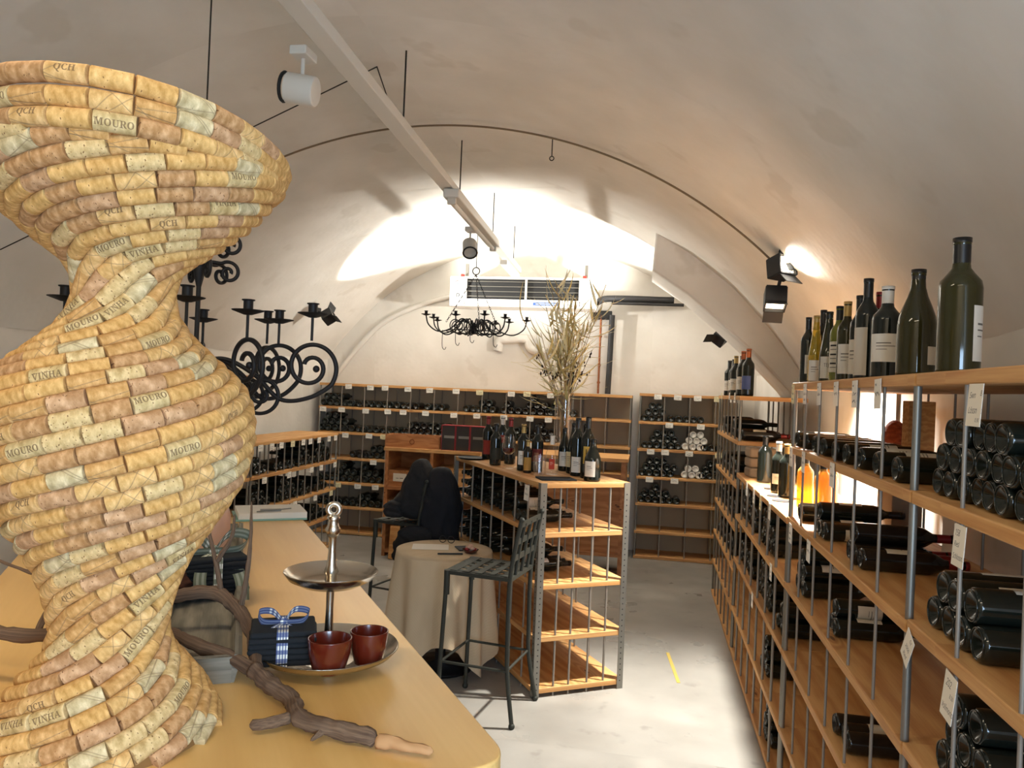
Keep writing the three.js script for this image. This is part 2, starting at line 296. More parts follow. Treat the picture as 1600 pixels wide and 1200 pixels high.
const lowGeo = lathe([[0, 0.016], [0.016, 0.01], [0.026, 0.002], [0.031, 0], [0.0365, 0.005], [0.0375, 0.012], [0.0375, 0.19], [0.033, 0.21], [0.0165, 0.234], [0.0145, 0.25], [0.0155, 0.298], [0.012, 0.3], [0, 0.3]], 18);
const capGeo = lathe([[0.0152, 0.232], [0.0152, 0.29], [0.0163, 0.291], [0.0163, 0.301], [0.0, 0.3025]], 18);
const ringGeo = new THREE.TorusGeometry(0.0315, 0.0018, 6, 24).rotateX(Math.PI / 2);
const wrapLabel = (r, h, a) => new THREE.CylinderGeometry(r, r, h, 20, 1, true, -a / 2, a);
// lying bottle prototypes: axis along -z, base outward at z = 0
function lyingProto(glass, cap, lab) {
  const g = new THREE.Group(); const b = part('body', lowGeo, glass, g, null, [-Math.PI / 2, 0, 0]); part('base_ring', ringGeo, glass, b, [0, 0.0006, 0]);
  const c = part('capsule', capGeo, cap, g, null, [-Math.PI / 2, 0, 0]); if (lab) part('paper_label', wrapLabel(0.0378, 0.08, 2.2), lab, g, [0, 0, -0.11], [-Math.PI / 2, 0, 0]); return g;
}
const LP = {
  dark: lyingProto(M.glassDark, M.blackFoil, labelMat('w1', '#d9d2c2', plainLines())),
  brown: lyingProto(M.glassBrown, M.redFoil, labelMat('w2', '#cfc4ae', plainLines('#5b4a3a'))),
};
const SP = { dark: new THREE.Mesh(lowGeo.clone().rotateX(-Math.PI / 2), M.glassDark), brown: new THREE.Mesh(lowGeo.clone().rotateX(-Math.PI / 2), M.glassBrown), white: new THREE.Mesh(merge([lowGeo.clone().rotateX(-Math.PI / 2)]), M.whiteFoil), };
const tmpM = new THREE.Matrix4();
function layOne(rk, x, y, z, opt) {                                     // place one lying bottle in rack coordinates
  const proto = (opt.parts ? LP : SP)[opt.kind || 'dark']; const o = proto.clone(); o.name = numbered('wine_bottle'); scene.add(o);
  const p = V(x, y, z).applyMatrix4(rk.matrixWorld); o.position.copy(p); const s = (opt.r || 0.0375) / 0.0375; o.scale.set(s, s, opt.ls || Math.min(s * 1.12, 1));
  o.rotation.order = 'YXZ'; o.rotation.y = rk.rotation.y + (opt.flip ? Math.PI : 0) + (opt.yaw || 0) + rr(-0.02, 0.02); o.rotation.z = rr(-3, 3);
  shade(o); tag(o, opt.label, 'bottle', opt.group); return o;
}
const bulk = [];
function pile(rk, level, x0, rows, opt) {
  if (opt.bulk) { const r = opt.r, h = opt.h[level]; rows.forEach((n, k) => { for (let i = 0; i < n; i++) { const s = r / 0.0375; bulk.push(new THREE.Matrix4().compose(V(x0 + r + (i + k * 0.5) * 2.03 * r, h + r + k * r * 1.755 + 0.0008, opt.flip ? -opt.D : -0.024 - rr(0, 0.014)).applyMatrix4(rk.matrixWorld), new THREE.Quaternion().setFromAxisAngle(V(0, 1, 0), rk.rotation.y + (opt.flip ? Math.PI : 0) + rr(-0.02, 0.02)), V(s, s, Math.min(1, s * 1.12)))); } }); return; }
  const r = opt.r || 0.0375, h = opt.h[level];
  rows.forEach((n, k) => { for (let i = 0; i < n; i++) layOne(rk, x0 + r + (i + k * 0.5) * 2.03 * r, h + r + k * r * 1.755 + 0.0008, (opt.flip ? -opt.D + 0.0 : -0.024) - rr(0, 0.014) * (opt.flip ? -1 : 1), opt); });
}
const ord = ['bottom', 'second', 'third', 'fourth', 'fifth', 'sixth'];
const BH = [0.035, 0.30, 0.556, 0.816, 1.087, 1.355], BHR = [0.03, 0.277, 0.55, 0.812, 1.086, 1.353];
const backPiles = {
  5: [[493, 5, 3], [530, 4], [562, 4], [603, 3], [634, 2], [664, 3], [725, 2], [744, 3, 2], [784, 4, 1], [818, 5, 3, 1], [856, 4, 2]],
  4: [[491, 5, 4, 2], [530, 4], [560, 5], [604, 3], [632, 4, 3], [665, 4, 3], [755, 3, 2], [800, 4, 2], [830, 4, 3, 1]],
  3: [[545, 3], [574, 4, 2]], 2: [[491, 4], [520, 5, 3, 1], [556, 5, 3, 1]], 1: [[490, 3], [525, 3], [556, 5, 2]] };
for (const lv in backPiles) for (const [px, ...rows] of backPiles[lv]) pile(backRack, +lv, (px - 492) * 0.00674, rows, { bulk: +lv < 3, h: BH, r: 0.037, label: `dark bottle lying base out on the ${ord[lv]} shelf of the long back rack`, group: `bottles on the ${ord[lv]} shelf of the long back rack`, kind: rnd() < 0.3 ? 'brown' : 'dark' });
const backPilesR = { 5: [[936, 3, 3, 2], [974, 2], [1054, 4]], 4: [[938, 1], [1013, 5, 4, 3], [1091, 3]], 3: [[985, 4, 3, 1], [1014, 4, 4, 2], [1090, 3, 2, 2]], 2: [[985, 4, 2], [1014, 5, 3, 1]] };
for (const lv in backPilesR) for (const [px, ...rows] of backPilesR[lv]) pile(backRackR, +lv, Math.max(0.02, (px - 1001) * 0.00674 + (px < 1000 ? (px < 980 ? 0.46 : 0.11) : 0)), rows.map(n => Math.min(n, px >= 1085 || px < 980 ? 3 : n)), { bulk: +lv < 3, h: BHR, r: 0.034, label: `dark bottle lying base out on the ${ord[lv]} shelf beside the wall pipe`, group: `bottles on the ${ord[lv]} shelf of the short back rack` });
for (const lv of [4, 3]) pile(backRackR, lv, 0.43, lv === 4 ? [3, 3, 2] : [3, 2], { h: BHR, r: 0.034, kind: 'white', label: `white wrapped bottle lying base out on the ${ord[lv]} shelf of the back rack`, group: `white wrapped bottles on the ${ord[lv]} shelf` });
// left wall rack (local x runs away from the camera)
const LH = [0.07, 0.345, 0.605, 0.868];
for (const [lv, x, ...rows] of [[3, 0.02, 4, 2], [3, 0.42, 5], [3, 0.84, 4, 3, 1], [3, 1.16, 5, 4, 2], [2, 0.03, 5, 3], [2, 0.48, 5, 4, 2], [2, 0.9, 3, 1], [2, 1.2, 4, 1], [1, 0.1, 5, 3], [1, 0.6, 4, 2], [1, 1.15, 5, 2]])
  pile(leftRack, lv, x, rows, { bulk: true, h: LH, r: 0.036, kind: lv === 2 ? 'brown' : 'dark', label: `dark bottle lying on the ${ord[lv]} shelf of the low left rack`, group: `bottles on the ${ord[lv]} shelf of the low left rack` });
pile(leftTall, 5, 0.82, [4, 3], { bulk: true, h: [0, 0, 0, 0, 0, 1.39], r: 0.035, label: 'dark bottle lying under the top of the tall left rack', group: 'bottles in the tall left rack' });
pile(leftTall, 4, 0.82, [4, 2], { bulk: true, h: [0, 0, 0, 0, 1.125, 0], r: 0.035, label: 'dark bottle lying on the fifth shelf of the tall left rack', group: 'bottles on the fifth shelf of the tall left rack' });
// right hand racks (local x runs towards the camera)
const H1 = [0.03, 0.285, 0.53, 0.79, 1.065, 1.345], H2 = [0.035, 0.30, 0.615, 0.885], H3 = [0.035, 0.305, 0.615, 0.888, 1.153, 1.435], H4 = [0.035, 0.305, 0.615, 0.895, 1.16, 1.435];
for (const [lv, x, ...rows] of [[5, 0.1, 4, 2], [5, 0.75, 5, 3], [4, 0.1, 7, 6], [4, 0.72, 8, 6], [3, 0.1, 8, 7], [3, 0.85, 7, 5], [2, 0.1, 8, 7], [2, 0.85, 6, 4]])
  pile(u1, lv, x, rows, { bulk: true, h: H1, r: 0.034, label: `dark bottle lying on the ${ord[lv]} shelf of the far corner rack`, group: `bottles on the ${ord[lv]} shelf of the far corner rack` });
for (const [lv, x, ...rows] of [[3, 0.06, 10, 9, 5], [3, 0.9, 7, 6, 3], [2, 0.06, 9, 7], [2, 0.85, 7, 6, 4], [2, 1.5, 3, 2], [1, 1.1, 3, 2, 1], [0, 1.25, 3, 2, 2]])
  pile(u2, lv, x, rows, { bulk: true, h: H2, r: 0.033, label: `dark bottle lying on the ${ord[lv]} shelf under the serving top`, group: `bottles on the ${ord[lv]} shelf under the serving top` });
const near = (rk, lv, x, rows, h, r, what, kind) => pile(rk, lv, x, rows, { h, r, kind, parts: true, label: what + ` on the ${ord[lv]} shelf`, group: what + ` on the ${ord[lv]} shelf` });
for (let i = 0; i < 9; i++) layOne(u3, 0.06 + i * 0.155 + rr(-0.02, 0.02), 1.435 + 0.032, -0.015, { r: 0.0315, parts: true, label: 'dark bottle lying in a single spaced row under the display bottles', group: 'spaced bottle row under the display bottles' });
near(u3, 4, 0.02, [2], H3, 0.031, 'dark bottle lying left of a paper-labelled pair');
near(u3, 4, 0.36, [3, 1], H3, 0.031, 'paper-labelled dark bottle lying in a small heap');
near(u3, 4, 0.80, [3, 1], H3, 0.031, 'paper-labelled dark bottle lying beside the thick post', 'brown');
near(u3, 3, 0.08, [3, 2, 1], H3, 0.031, 'dark bottle lying in a small pyramid');
near(u3, 3, 0.62, [2, 1], H3, 0.03, 'dark bottle lying in a small heap beside hanging cards');
near(u3, 2, 0.75, [3], H3, 0.031, 'dark bottle with white label lying alone in a trio', 'brown');
near(u4, 5, 0.03, [8, 7, 5], H4, 0.0295, 'dark bottle with glass base ring lying in the tall pile');
near(u4, 5, 0.36, [0, 0, 0, 1], H4, 0.0295, 'dark bottle crowning the tall pile');
near(u4, 4, 0.03, [4, 3], H4, 0.034, 'dark bottle lying in a pile behind the thick post');
near(u4, 4, 0.5, [1], H4, 0.034, 'dark bottle lying alone near the frame edge');
near(u4, 3, 0.1, [3, 3, 2], H4, 0.033, 'dark bottle lying in a low heap', 'dark');
// bottle lying lengthwise on the end of the far corner rack
for (const [x, y, z, k, yaw] of [[1.28, 1.345, -0.02, 'brown', -0.2], [1.36, 1.345, -0.04, 'dark', -0.1], [1.43, 1.345, -0.03, 'brown', -0.05]])
  layOne(u1, x, y + 0.038, z, { r: 0.034, kind: k, parts: true, label: 'bottle with coloured foil neck lying at the end of the far corner rack', group: 'foil necked bottles at the rack end' });
// island: necks outward on the left long side, bases left at the near end
const IH = [0.05, 0.32, 0.595, 0.868];
for (const [lv, x, ...rows] of [[3, 0.03, 7, 6, 5], [3, 0.58, 5, 4], [2, 0.03, 6, 5, 4], [2, 0.52, 4, 3]])
  pile(island, lv, x, rows, { bulk: lv < 3, h: IH, r: 0.0365, flip: true, D: 0.31, ls: 0.95, label: `dark bottle with neck outward on the ${ord[lv]} shelf of the island rack`, group: `neck-out bottles on the ${ord[lv]} shelf of the island rack` });
for (const [lv, x, n, up] of [[3, 1.0, 3, 1], [2, 1.02, 3, 1]]) pile(island, lv, x, [n, up], { h: IH, r: 0.036, parts: true, ls: 1, label: `paper-labelled dark bottle at the open end of the island ${ord[lv]} shelf`, group: `end bottles on the island ${ord[lv]} shelf` });

{ const im = new THREE.InstancedMesh(SP.dark.geometry, M.glassDark, bulk.length); bulk.forEach((m, i) => im.setMatrixAt(i, m)); im.name = 'stacked_bottles'; im.userData.kind = 'stuff'; tag(im, 'dense rows of small dark bottles on the lower and far rack shelves', 'bottles'); scene.add(im); }
// standing bottles
const camXZ = V(0, 0, 0);
function stand(label, pos, kind, glass, cap, H, o = {}) {
  const t = thing(o.name || 'wine_bottle', label, 'bottle', pos, Math.atan2(-pos[0], -pos[2]) + (o.turn || 0), o.group);
  const base = kind === 'flute' ? 0.33 : 0.30, sy = H / base, sx = (o.dia ? o.dia / (kind === 'burgundy' ? 0.084 : 0.075) : sy); t.scale.set(sx, sy, sx);
  part('body', bGeo[kind], glass, t); if (cap) { const c = part('capsule', capGeo, cap, t, [0, kind === 'flute' ? 0.029 : 0, 0]); }
  if (o.label) part('paper_label', wrapLabel((kind === 'burgundy' ? 0.0423 : 0.0378), o.lh || 0.085, o.la || 1.9), o.label, t, [0, o.ly || 0.085, 0]);
  return t;
}
const WL = labelMat('white', '#e2ddd2', plainLines()), WL2 = labelMat('white2', '#d8d2c4', (g) => { g.fillStyle = '#4a4640'; g.font = '44px sans-serif'; g.fillText('TEJ', 50, 90); }), WL3 = labelMat('stripes', '#dcd6c8', (g, W, H) => { g.fillStyle = '#222'; for (let i = 0; i < 6; i++) g.fillRect(30, 20 + i * 28, 120, i % 2 ? 4 : 10); }), SMALL = labelMat('small', '#cfc8ba');
const TY = 1.69;
[[0.612, -3.22, 'bordeaux', M.glassDark, M.blackFoil, 0.262, 'dark bottle at the far end of the display row', { dia: 0.056, label: SMALL, turn: 0.6 }],
 [0.626, -3.14, 'flute', M.glassYellow, M.tanFoil, 0.262, 'yellow glass bottle with white label in the display row', { dia: 0.056, label: WL, ly: 0.06, lh: 0.1 }],
 [0.663, -3.2, 'bordeaux', M.glassDark, M.blackFoil, 0.29, 'dark bottle behind the yellow glass bottle', { dia: 0.06, label: WL, turn: 0.4 }],
 [0.647, -3.02, 'flute', M.glassOlive, M.blackFoil, 0.265, 'olive bottle with white label printed TEJ', { dia: 0.064, label: WL2, ly: 0.07, lh: 0.1 }],
 [0.662, -2.93, 'bordeaux', M.glassGreen, M.blackFoil, 0.275, 'green glass bottle with striped white label', { dia: 0.062, label: WL3, lh: 0.12, ly: 0.1, turn: -0.4 }],
 [0.658, -2.80, 'bordeaux', M.glassOlive, M.tanFoil, 0.276, 'olive bottle with tan capsule and plain white label', { dia: 0.064, label: WL, lh: 0.11 }],
 [0.667, -2.68, 'bordeaux', M.glassDark, M.blackFoil, 0.282, 'slim dark bottle between tan capsule and tall bottle', { dia: 0.058, label: WL, lh: 0.12, turn: -0.5 }],
 [0.655, -2.54, 'bordeaux', M.glassDark, M.blackFoil, 0.316, 'tall dark bottle with broad shoulders and side label', { dia: 0.07, label: SMALL, lh: 0.14, turn: -0.9 }],
 [0.70, -2.575, 'bordeaux', M.glassOlive, M.redFoil, 0.28, 'bottle with a red capsule in the display row', { dia: 0.06, label: WL, lh: 0.12, turn: -0.2 }],
 [0.655, -2.335, 'bordeaux', M.glassDark, M.whiteFoil, 0.264, 'dark bottle with white capsule and wide white label', { dia: 0.08, label: WL, lh: 0.09, la: 2.4, ly: 0.1 }],
 [0.66, -2.10, 'burgundy', M.glassOlive, M.blackFoil, 0.274, 'round shouldered olive bottle between label and magnum', { dia: 0.092, label: SMALL, lh: 0.05, ly: 0.06, turn: 1.1, la: 1.0 }],
 [0.665, -1.84, 'bordeaux', M.glassOlive, M.blackFoil, 0.302, 'largest dark magnum bottle standing at the row end', { dia: 0.088, label: WL, lh: 0.12, ly: 0.09, turn: 1.25, la: 1.2 }],
].forEach(([x, z, k, g, c, h, l, o]) => stand(l, [x, TY, z], k, g, c, h, o));
[[0.62, -6.35, 0.28, M.blackFoil], [0.63, -6.12, 0.28, M.blackFoil], [0.62, -5.9, 0.295, M.tanFoil], [0.64, -5.68, 0.285, M.blackFoil], [0.62, -5.44, 0.305, M.copperFoil], [0.63, -5.24, 0.31, M.copperFoil]]
  .forEach(([x, z, h, c], i) => stand(c === M.copperFoil ? (i === 4 ? 'copper capsule bottle second from the rack end' : 'copper capsule bottle with blue label at the rack end') : (c === M.tanFoil ? 'tan capsule bottle on the far corner rack' : 'black capsule bottle on the far corner rack'), [x, 1.635, z], 'bordeaux', M.glassDark, c, h, { dia: 0.078, group: 'bottles on the far corner rack', label: i === 5 ? labelMat('blue', '#4a5a8c') : WL, turn: -0.5 }));
// serving top: bottles, carton, amber bottles
stand('dark shoulder bottle standing beside the grey carton', [0.66, 1.145, -4.57], 'bordeaux', M.glassDark, M.blackFoil, 0.265, { dia: 0.08 });
stand('dark bottle with white capsule and white label on the serving top', [0.66, 1.145, -4.1], 'bordeaux', M.glassDark, M.whiteFoil, 0.26, { dia: 0.07, label: WL, lh: 0.06 });
stand('dark bottle with tan capsule lit from behind on the serving top', [0.675, 1.145, -3.94], 'bordeaux', M.glassDark, M.tanFoil, 0.26, { dia: 0.078 });
[[0.70, -3.62], [0.79, -3.56], [0.76, -3.45], [0.72, -3.36]].forEach(([x, z]) => stand('tall amber spirit bottle glowing on the serving top', [x, 1.145, z], 'bordeaux', M.glassAmber, M.blackFoil, 0.24, { dia: 0.07, group: 'amber bottles on the serving top' }));
{ const t = thing('carton_stack', 'grey moulded pulp carton standing on the serving top', 'carton', [0.68, 1.145, -4.86], 0.1); for (let i = 0; i < 3; i++) part('carton_layer', rbox(0.17, 0.058, 0.14, 0.015, 2), M.carton, t, [0, 0.03 + i * 0.06, 0]); }
for (const [x, z] of [[0.63, -3.95], [0.63, -3.78], [0.66, -4.25]]) single('coaster', cyl(0.045, 0.045, 0.003, 28), M.blackMetal, 'round dark coaster lying on the serving top', 'coaster', [x, 1.1466, z], null, 'dark coasters on the serving top');
single('cork_sack', new THREE.SphereGeometry(0.042, 24, 16).scale(1, 1.5, 1), M.pile, 'mesh bag of red brown corks behind the rack', 'bag', [0.93, 1.498, -3.16]);
single('wooden_box', rbox(0.12, 0.2, 0.03, 0.003), M.pine[0], 'light wooden box lid leaning behind the rack', 'box', [0.93, 1.535, -2.9], [0, 0.5, 0]);
single('white_card', box(0.003, 0.12, 0.10), M.paper, 'white printed card standing behind the lying bottles', 'card', [0.94, 1.213, -2.62]);
single('brown_carton', rbox(0.1, 0.2, 0.18, 0.004), M.carton, 'plain brown carton standing behind amber bottles', 'carton', [0.9, 1.253, -2.98]);

// ---------------------------------------------------------------- price cards
const cardGeo = box(0.072, 0.05, 0.0012);
function cards(rk, list, label, group, geo = cardGeo, dz = 0.003) {
  for (const [x, y, m] of list) {
    const o = part(numbered('price_card'), geo, m || cardMats[Math.floor(rnd() * 6)], scene); const p = V(x, y, dz).applyMatrix4(rk.matrixWorld);
    o.position.copy(p); o.rotation.set(0, rk.rotation.y, rr(-0.05, 0.05)); o.rotation.order = 'YXZ'; tag(o, label, 'price card', group);
  }
}
const px2 = p => (p - 492) * 0.00674;
const cl = (y, arr) => arr.map(p => [Math.max(0.04, px2(p)), y - 0.03 - rr(0, 0.008)]);
cards(backRack, cl(1.60, [541, 577, 601, 638, 673, 715, 752, 801, 825, 861]), 'white price card on the top board of the long back rack', 'cards on the top board of the back rack');
cards(backRack, cl(1.355, [500, 531, 571, 607, 632, 668, 713, 749, 791, 831, 859]), 'white price card on the sixth shelf of the long back rack', 'cards on the sixth shelf of the back rack');
cards(backRack, cl(1.087, [539, 578, 602, 790, 830]), 'white price card on the fifth shelf of the long back rack', 'cards on the fifth shelf of the back rack');
cards(backRack, cl(0.816, [521, 587]), 'white price card on the fourth shelf of the long back rack', 'cards on the fourth shelf of the back rack');
cards(backRack, cl(0.556, [530, 563, 592]), 'white price card on the third shelf of the long back rack', 'cards on the third shelf of the back rack');
const cr = (y, arr) => arr.map(x => [x, y - 0.03]);
cards(backRackR, cr(1.628, [0.18, 0.37, 0.56, 0.75, 0.9]), 'white price card on the top board beside the wall pipe', 'cards on the top board of the short rack');
cards(backRackR, cr(1.353, [0.3, 0.6, 0.8]), 'white price card on the sixth shelf beside the wall pipe', 'cards on the sixth shelf of the short rack');
cards(backRackR, cr(1.086, [0.13, 0.27, 0.5, 0.78]), 'white price card on the fifth shelf beside the wall pipe', 'cards on the fifth shelf of the short rack');
cards(backRackR, cr(0.812, [0.13, 0.37]), 'white price card on the fourth shelf beside the wall pipe', 'cards on the fourth shelf of the short rack');
cards(leftRack, [0.12, 0.3, 0.46, 0.66, 0.86, 1.0, 1.18, 1.4, 1.55].map(x => [x, 1.125 - 0.045]), 'white price card on the top of the low left rack', 'cards on the low left rack top');
cards(leftRack, [0.2, 0.62, 1.05, 1.25, 1.56].map(x => [x, 0.868 - 0.045]), 'white price card on the fourth shelf of the low left rack', 'cards on the fourth shelf of the low left rack');
cards(leftRack, [0.3, 0.75, 1.15, 1.5].map(x => [x, 0.605 - 0.045]), 'white price card on the third shelf of the low left rack', 'cards on the third shelf of the low left rack');
const hang = box(0.055, 0.075, 0.0012);
cards(u1, [0.3, 0.9, 1.25].map(x => [x, 1.63]), 'white price card on the top of the far corner rack', 'cards on the far corner rack');
cards(u2, [0.55, 0.85, 1.1, 1.4].map(x => [x, 1.145 - 0.04]), 'white price card hanging from the serving top', 'cards on the serving top', hang);
cards(u3, [0.04, 0.28, 0.52, 0.76, 0.98, 1.2].map(x => [x, 1.645]), 'small price card hanging below the display bottles', 'cards under the display bottles', hang);
cards(u3, [0.05, 0.3, 0.75].map(x => [x, 1.395]), 'price card hanging from the sixth shelf of the display rack', 'cards on the sixth shelf of the display rack', hang);
cards(u3, [0.1, 0.45].map(x => [x, 1.10]), 'price card hanging from the fifth shelf of the display rack', 'cards on the fifth shelf of the display rack', hang);
cards(u2, [[0.95, 0.58], [1.5, 0.85]], 'small price card on a low shelf under the serving top', 'cards on the low shelves', hang);
function bigOne(rk, x, y, w, h, tilt, mat, label) {
  const g = box(w, h, 0.0012); const o = part(numbered('price_card'), g, mat, scene); o.position.copy(V(x, y, 0.006).applyMatrix4(rk.matrixWorld)); o.rotation.order = 'YXZ'; o.rotation.set(-0.06, rk.rotation.y, tilt); tag(o, label, 'price card');
}
bigOne(u4, 0.325, 1.625, 0.06, 0.075, 0, bigCard([['Swn', 20, 60, 44], ['Lössn', 18, 140, 46], ['8.90', 120, 190, 28], ['8', 160, 50, 40]]), 'handwritten price card reading Lössn beside the magnum bottle');
bigOne(u4, 0.28, 1.37, 0.052, 0.075, 0, bigCard([['158', 20, 44, 48], ['Riesl', 20, 106, 40], ['Schlossn.', 16, 172, 40]]), 'handwritten price card reading 158 below the tall pile of bottles');
bigOne(u4, 0.03, 1.105, 0.05, 0.07, -0.5, bigCard([['ÖZ', 100, 40, 36], ['2006', 50, 110, 44], ['Ried', 50, 176, 44]]), 'tilted handwritten card on the thick post of the rack');
bigOne(u4, 0.26, 1.09, 0.055, 0.085, -0.12, bigCard([['202', 30, 50, 52], ['8.50', 110, 100, 30], ['Vollmond', 14, 170, 42]]), 'curled handwritten price card reading 202');
bigOne(island, 1.30, 1.055, 0.06, 0.085, 0, bigCard([['110', 30, 60, 44], ['Riesling', 20, 130, 40]]), 'price card hanging from the island rack top');

// ---------------------------------------------------------------- things on the island
const IT = 1.13;
stand('small dark bottle standing left of the wine glass', [-0.95, IT, -4.79], 'bordeaux', M.glassDark, M.blackFoil, 0.262, { dia: 0.072, label: labelMat('dk', '#20241c'), turn: 0.3 });
stand('bottle with red capsule and red round label on the island', [-1.08, IT, -5.16], 'bordeaux', M.glassDark, M.redFoil, 0.292, { label: labelMat('red', '#8f2f26'), lh: 0.1 });
stand('bottle with grey capsule and red label behind the wine glass', [-0.97, IT, -5.11], 'bordeaux', M.glassDark, M.whiteFoil, 0.298, { label: labelMat('red2', '#7c231f', plainLines('#d8b8a0')), lh: 0.05, ly: 0.15 });
stand('dark bottle with red capsule directly behind the wine glass', [-0.88, IT, -4.92], 'bordeaux', M.glassDark, M.redFoil, 0.296, {});
stand('bottle with tan capsule and white label right of the wine glass', [-0.735, IT, -4.56], 'bordeaux', M.glassDark, M.tanFoil, 0.277, { label: WL, lh: 0.09 });
stand('small half bottle with gold label on the island', [-0.69, IT, -4.455], 'bordeaux', M.glassBrown, M.tanFoil, 0.19, { dia: 0.052, label: labelMat('gold', '#a8813c'), lh: 0.12 });
stand('dark bottle with deep red label beside the tumblers', [-0.645, IT, -4.53], 'bordeaux', M.glassDark, M.blackFoil, 0.277, { label: labelMat('red3', '#6e241c', plainLines('#c79a72')), lh: 0.08, ly: 0.11 });
stand('clear glass bottle with red label and pale liquid', [-0.545, IT, -4.44], 'burgundy', M.clear, M.whiteFoil, 0.225, { dia: 0.075, label: labelMat('red4', '#c4432f', plainLines('#f0d8c0')), lh: 0.08, la: 0.9 });
stand('dark bottle with cream label before the grass vase', [-0.50, IT, -4.69], 'burgundy', M.glassDark, M.blackFoil, 0.263, { label: WL, lh: 0.1 });
stand('dark round bottle with cream side label near grass vase', [-0.435, IT, -4.57], 'burgundy', M.glassDark, M.blackFoil, 0.30, { dia: 0.08, label: labelMat('cream', '#d9cda6', plainLines()), lh: 0.09, turn: -0.6 });
stand('dark bottle with white neck tag and white label', [-0.40, IT, -4.455], 'bordeaux', M.glassDark, M.blackFoil, 0.335, { dia: 0.078, label: WL, lh: 0.08, ly: 0.06 });
stand('dark bottle with yellow label bearing a black K', [-0.335, IT, -4.37], 'bordeaux', M.glassDark, M.blackFoil, 0.345, { dia: 0.076, label: labelMat('K', '#c9a94e', (g, W, H) => { g.strokeStyle = '#17140f'; g.lineWidth = 18; g.beginPath(); g.moveTo(70, 30); g.lineTo(70, 160); g.moveTo(150, 40); g.lineTo(78, 95); g.lineTo(155, 155); g.stroke(); }), lh: 0.085, ly: 0.115, la: 1.3 });
stand('dark bottle at the far right edge of the island', [-0.37, IT, -4.63], 'bordeaux', M.glassDark, M.blackFoil, 0.296, {});
stand('squat dark olive bottle with white label at island corner', [-0.295, IT, -4.245], 'burgundy', M.glassDark, M.blackFoil, 0.229, { dia: 0.092, label: WL, lh: 0.11, ly: 0.09, la: 1.4, turn: -0.35 });
{ const t = thing('wine_glass', 'stemmed glass with a little red wine on the island', 'wine glass', [-0.835, IT, -4.62]);
  part('bowl', lathe([[0.004, 0.085], [0.02, 0.088], [0.036, 0.105], [0.041, 0.13], [0.038, 0.165], [0.031, 0.2], [0.0302, 0.2], [0.037, 0.165], [0.04, 0.13], [0.035, 0.106], [0.018, 0.0895], [0, 0.087]]), M.clear, t);
  part('stem', lathe([[0.034, 0], [0.034, 0.0015], [0.012, 0.006], [0.004, 0.02], [0.0038, 0.07], [0.006, 0.086], [0, 0.088]]), M.clear, t);
  part('wine', lathe([[0, 0.0905], [0.018, 0.0915], [0.034, 0.107], [0.0385, 0.125], [0.0385, 0.128], [0, 0.128]]), M.wine, t); }
const tumbler = lathe([[0, 0.004], [0.026, 0.004], [0.0285, 0.012], [0.034, 0.115], [0.0352, 0.115], [0.0302, 0.01], [0.028, 0], [0, 0]]);
[[-0.60, -4.31], [-0.605, -4.395], [-0.78, -4.69], [-0.74, -4.74]].forEach(([x, z], i) => single('tumbler', tumbler, M.clear, i < 2 ? 'clear drinking tumbler behind the black slate' : 'clear tumbler behind the stemmed wine glass', 'glass', [x, IT, z], null, i < 2 ? 'tumblers by the slate' : 'tumblers by the wine glass'));
single('slate_board', rbox(0.2, 0.008, 0.14, 0.003), M.napkin, 'black slate mat lying on the island rack corner', 'slate', [-0.49, IT + 0.004, -4.21], [0, 0.4, 0]);
single('serving_tray', lathe([[0, 0.002], [0.085, 0.002], [0.1, 0.012], [0.102, 0.012], [0.087, 0], [0, 0]]), M.blackMetal, 'dark round tray at the far end of the island', 'tray', [-1.17, IT, -5.10]);
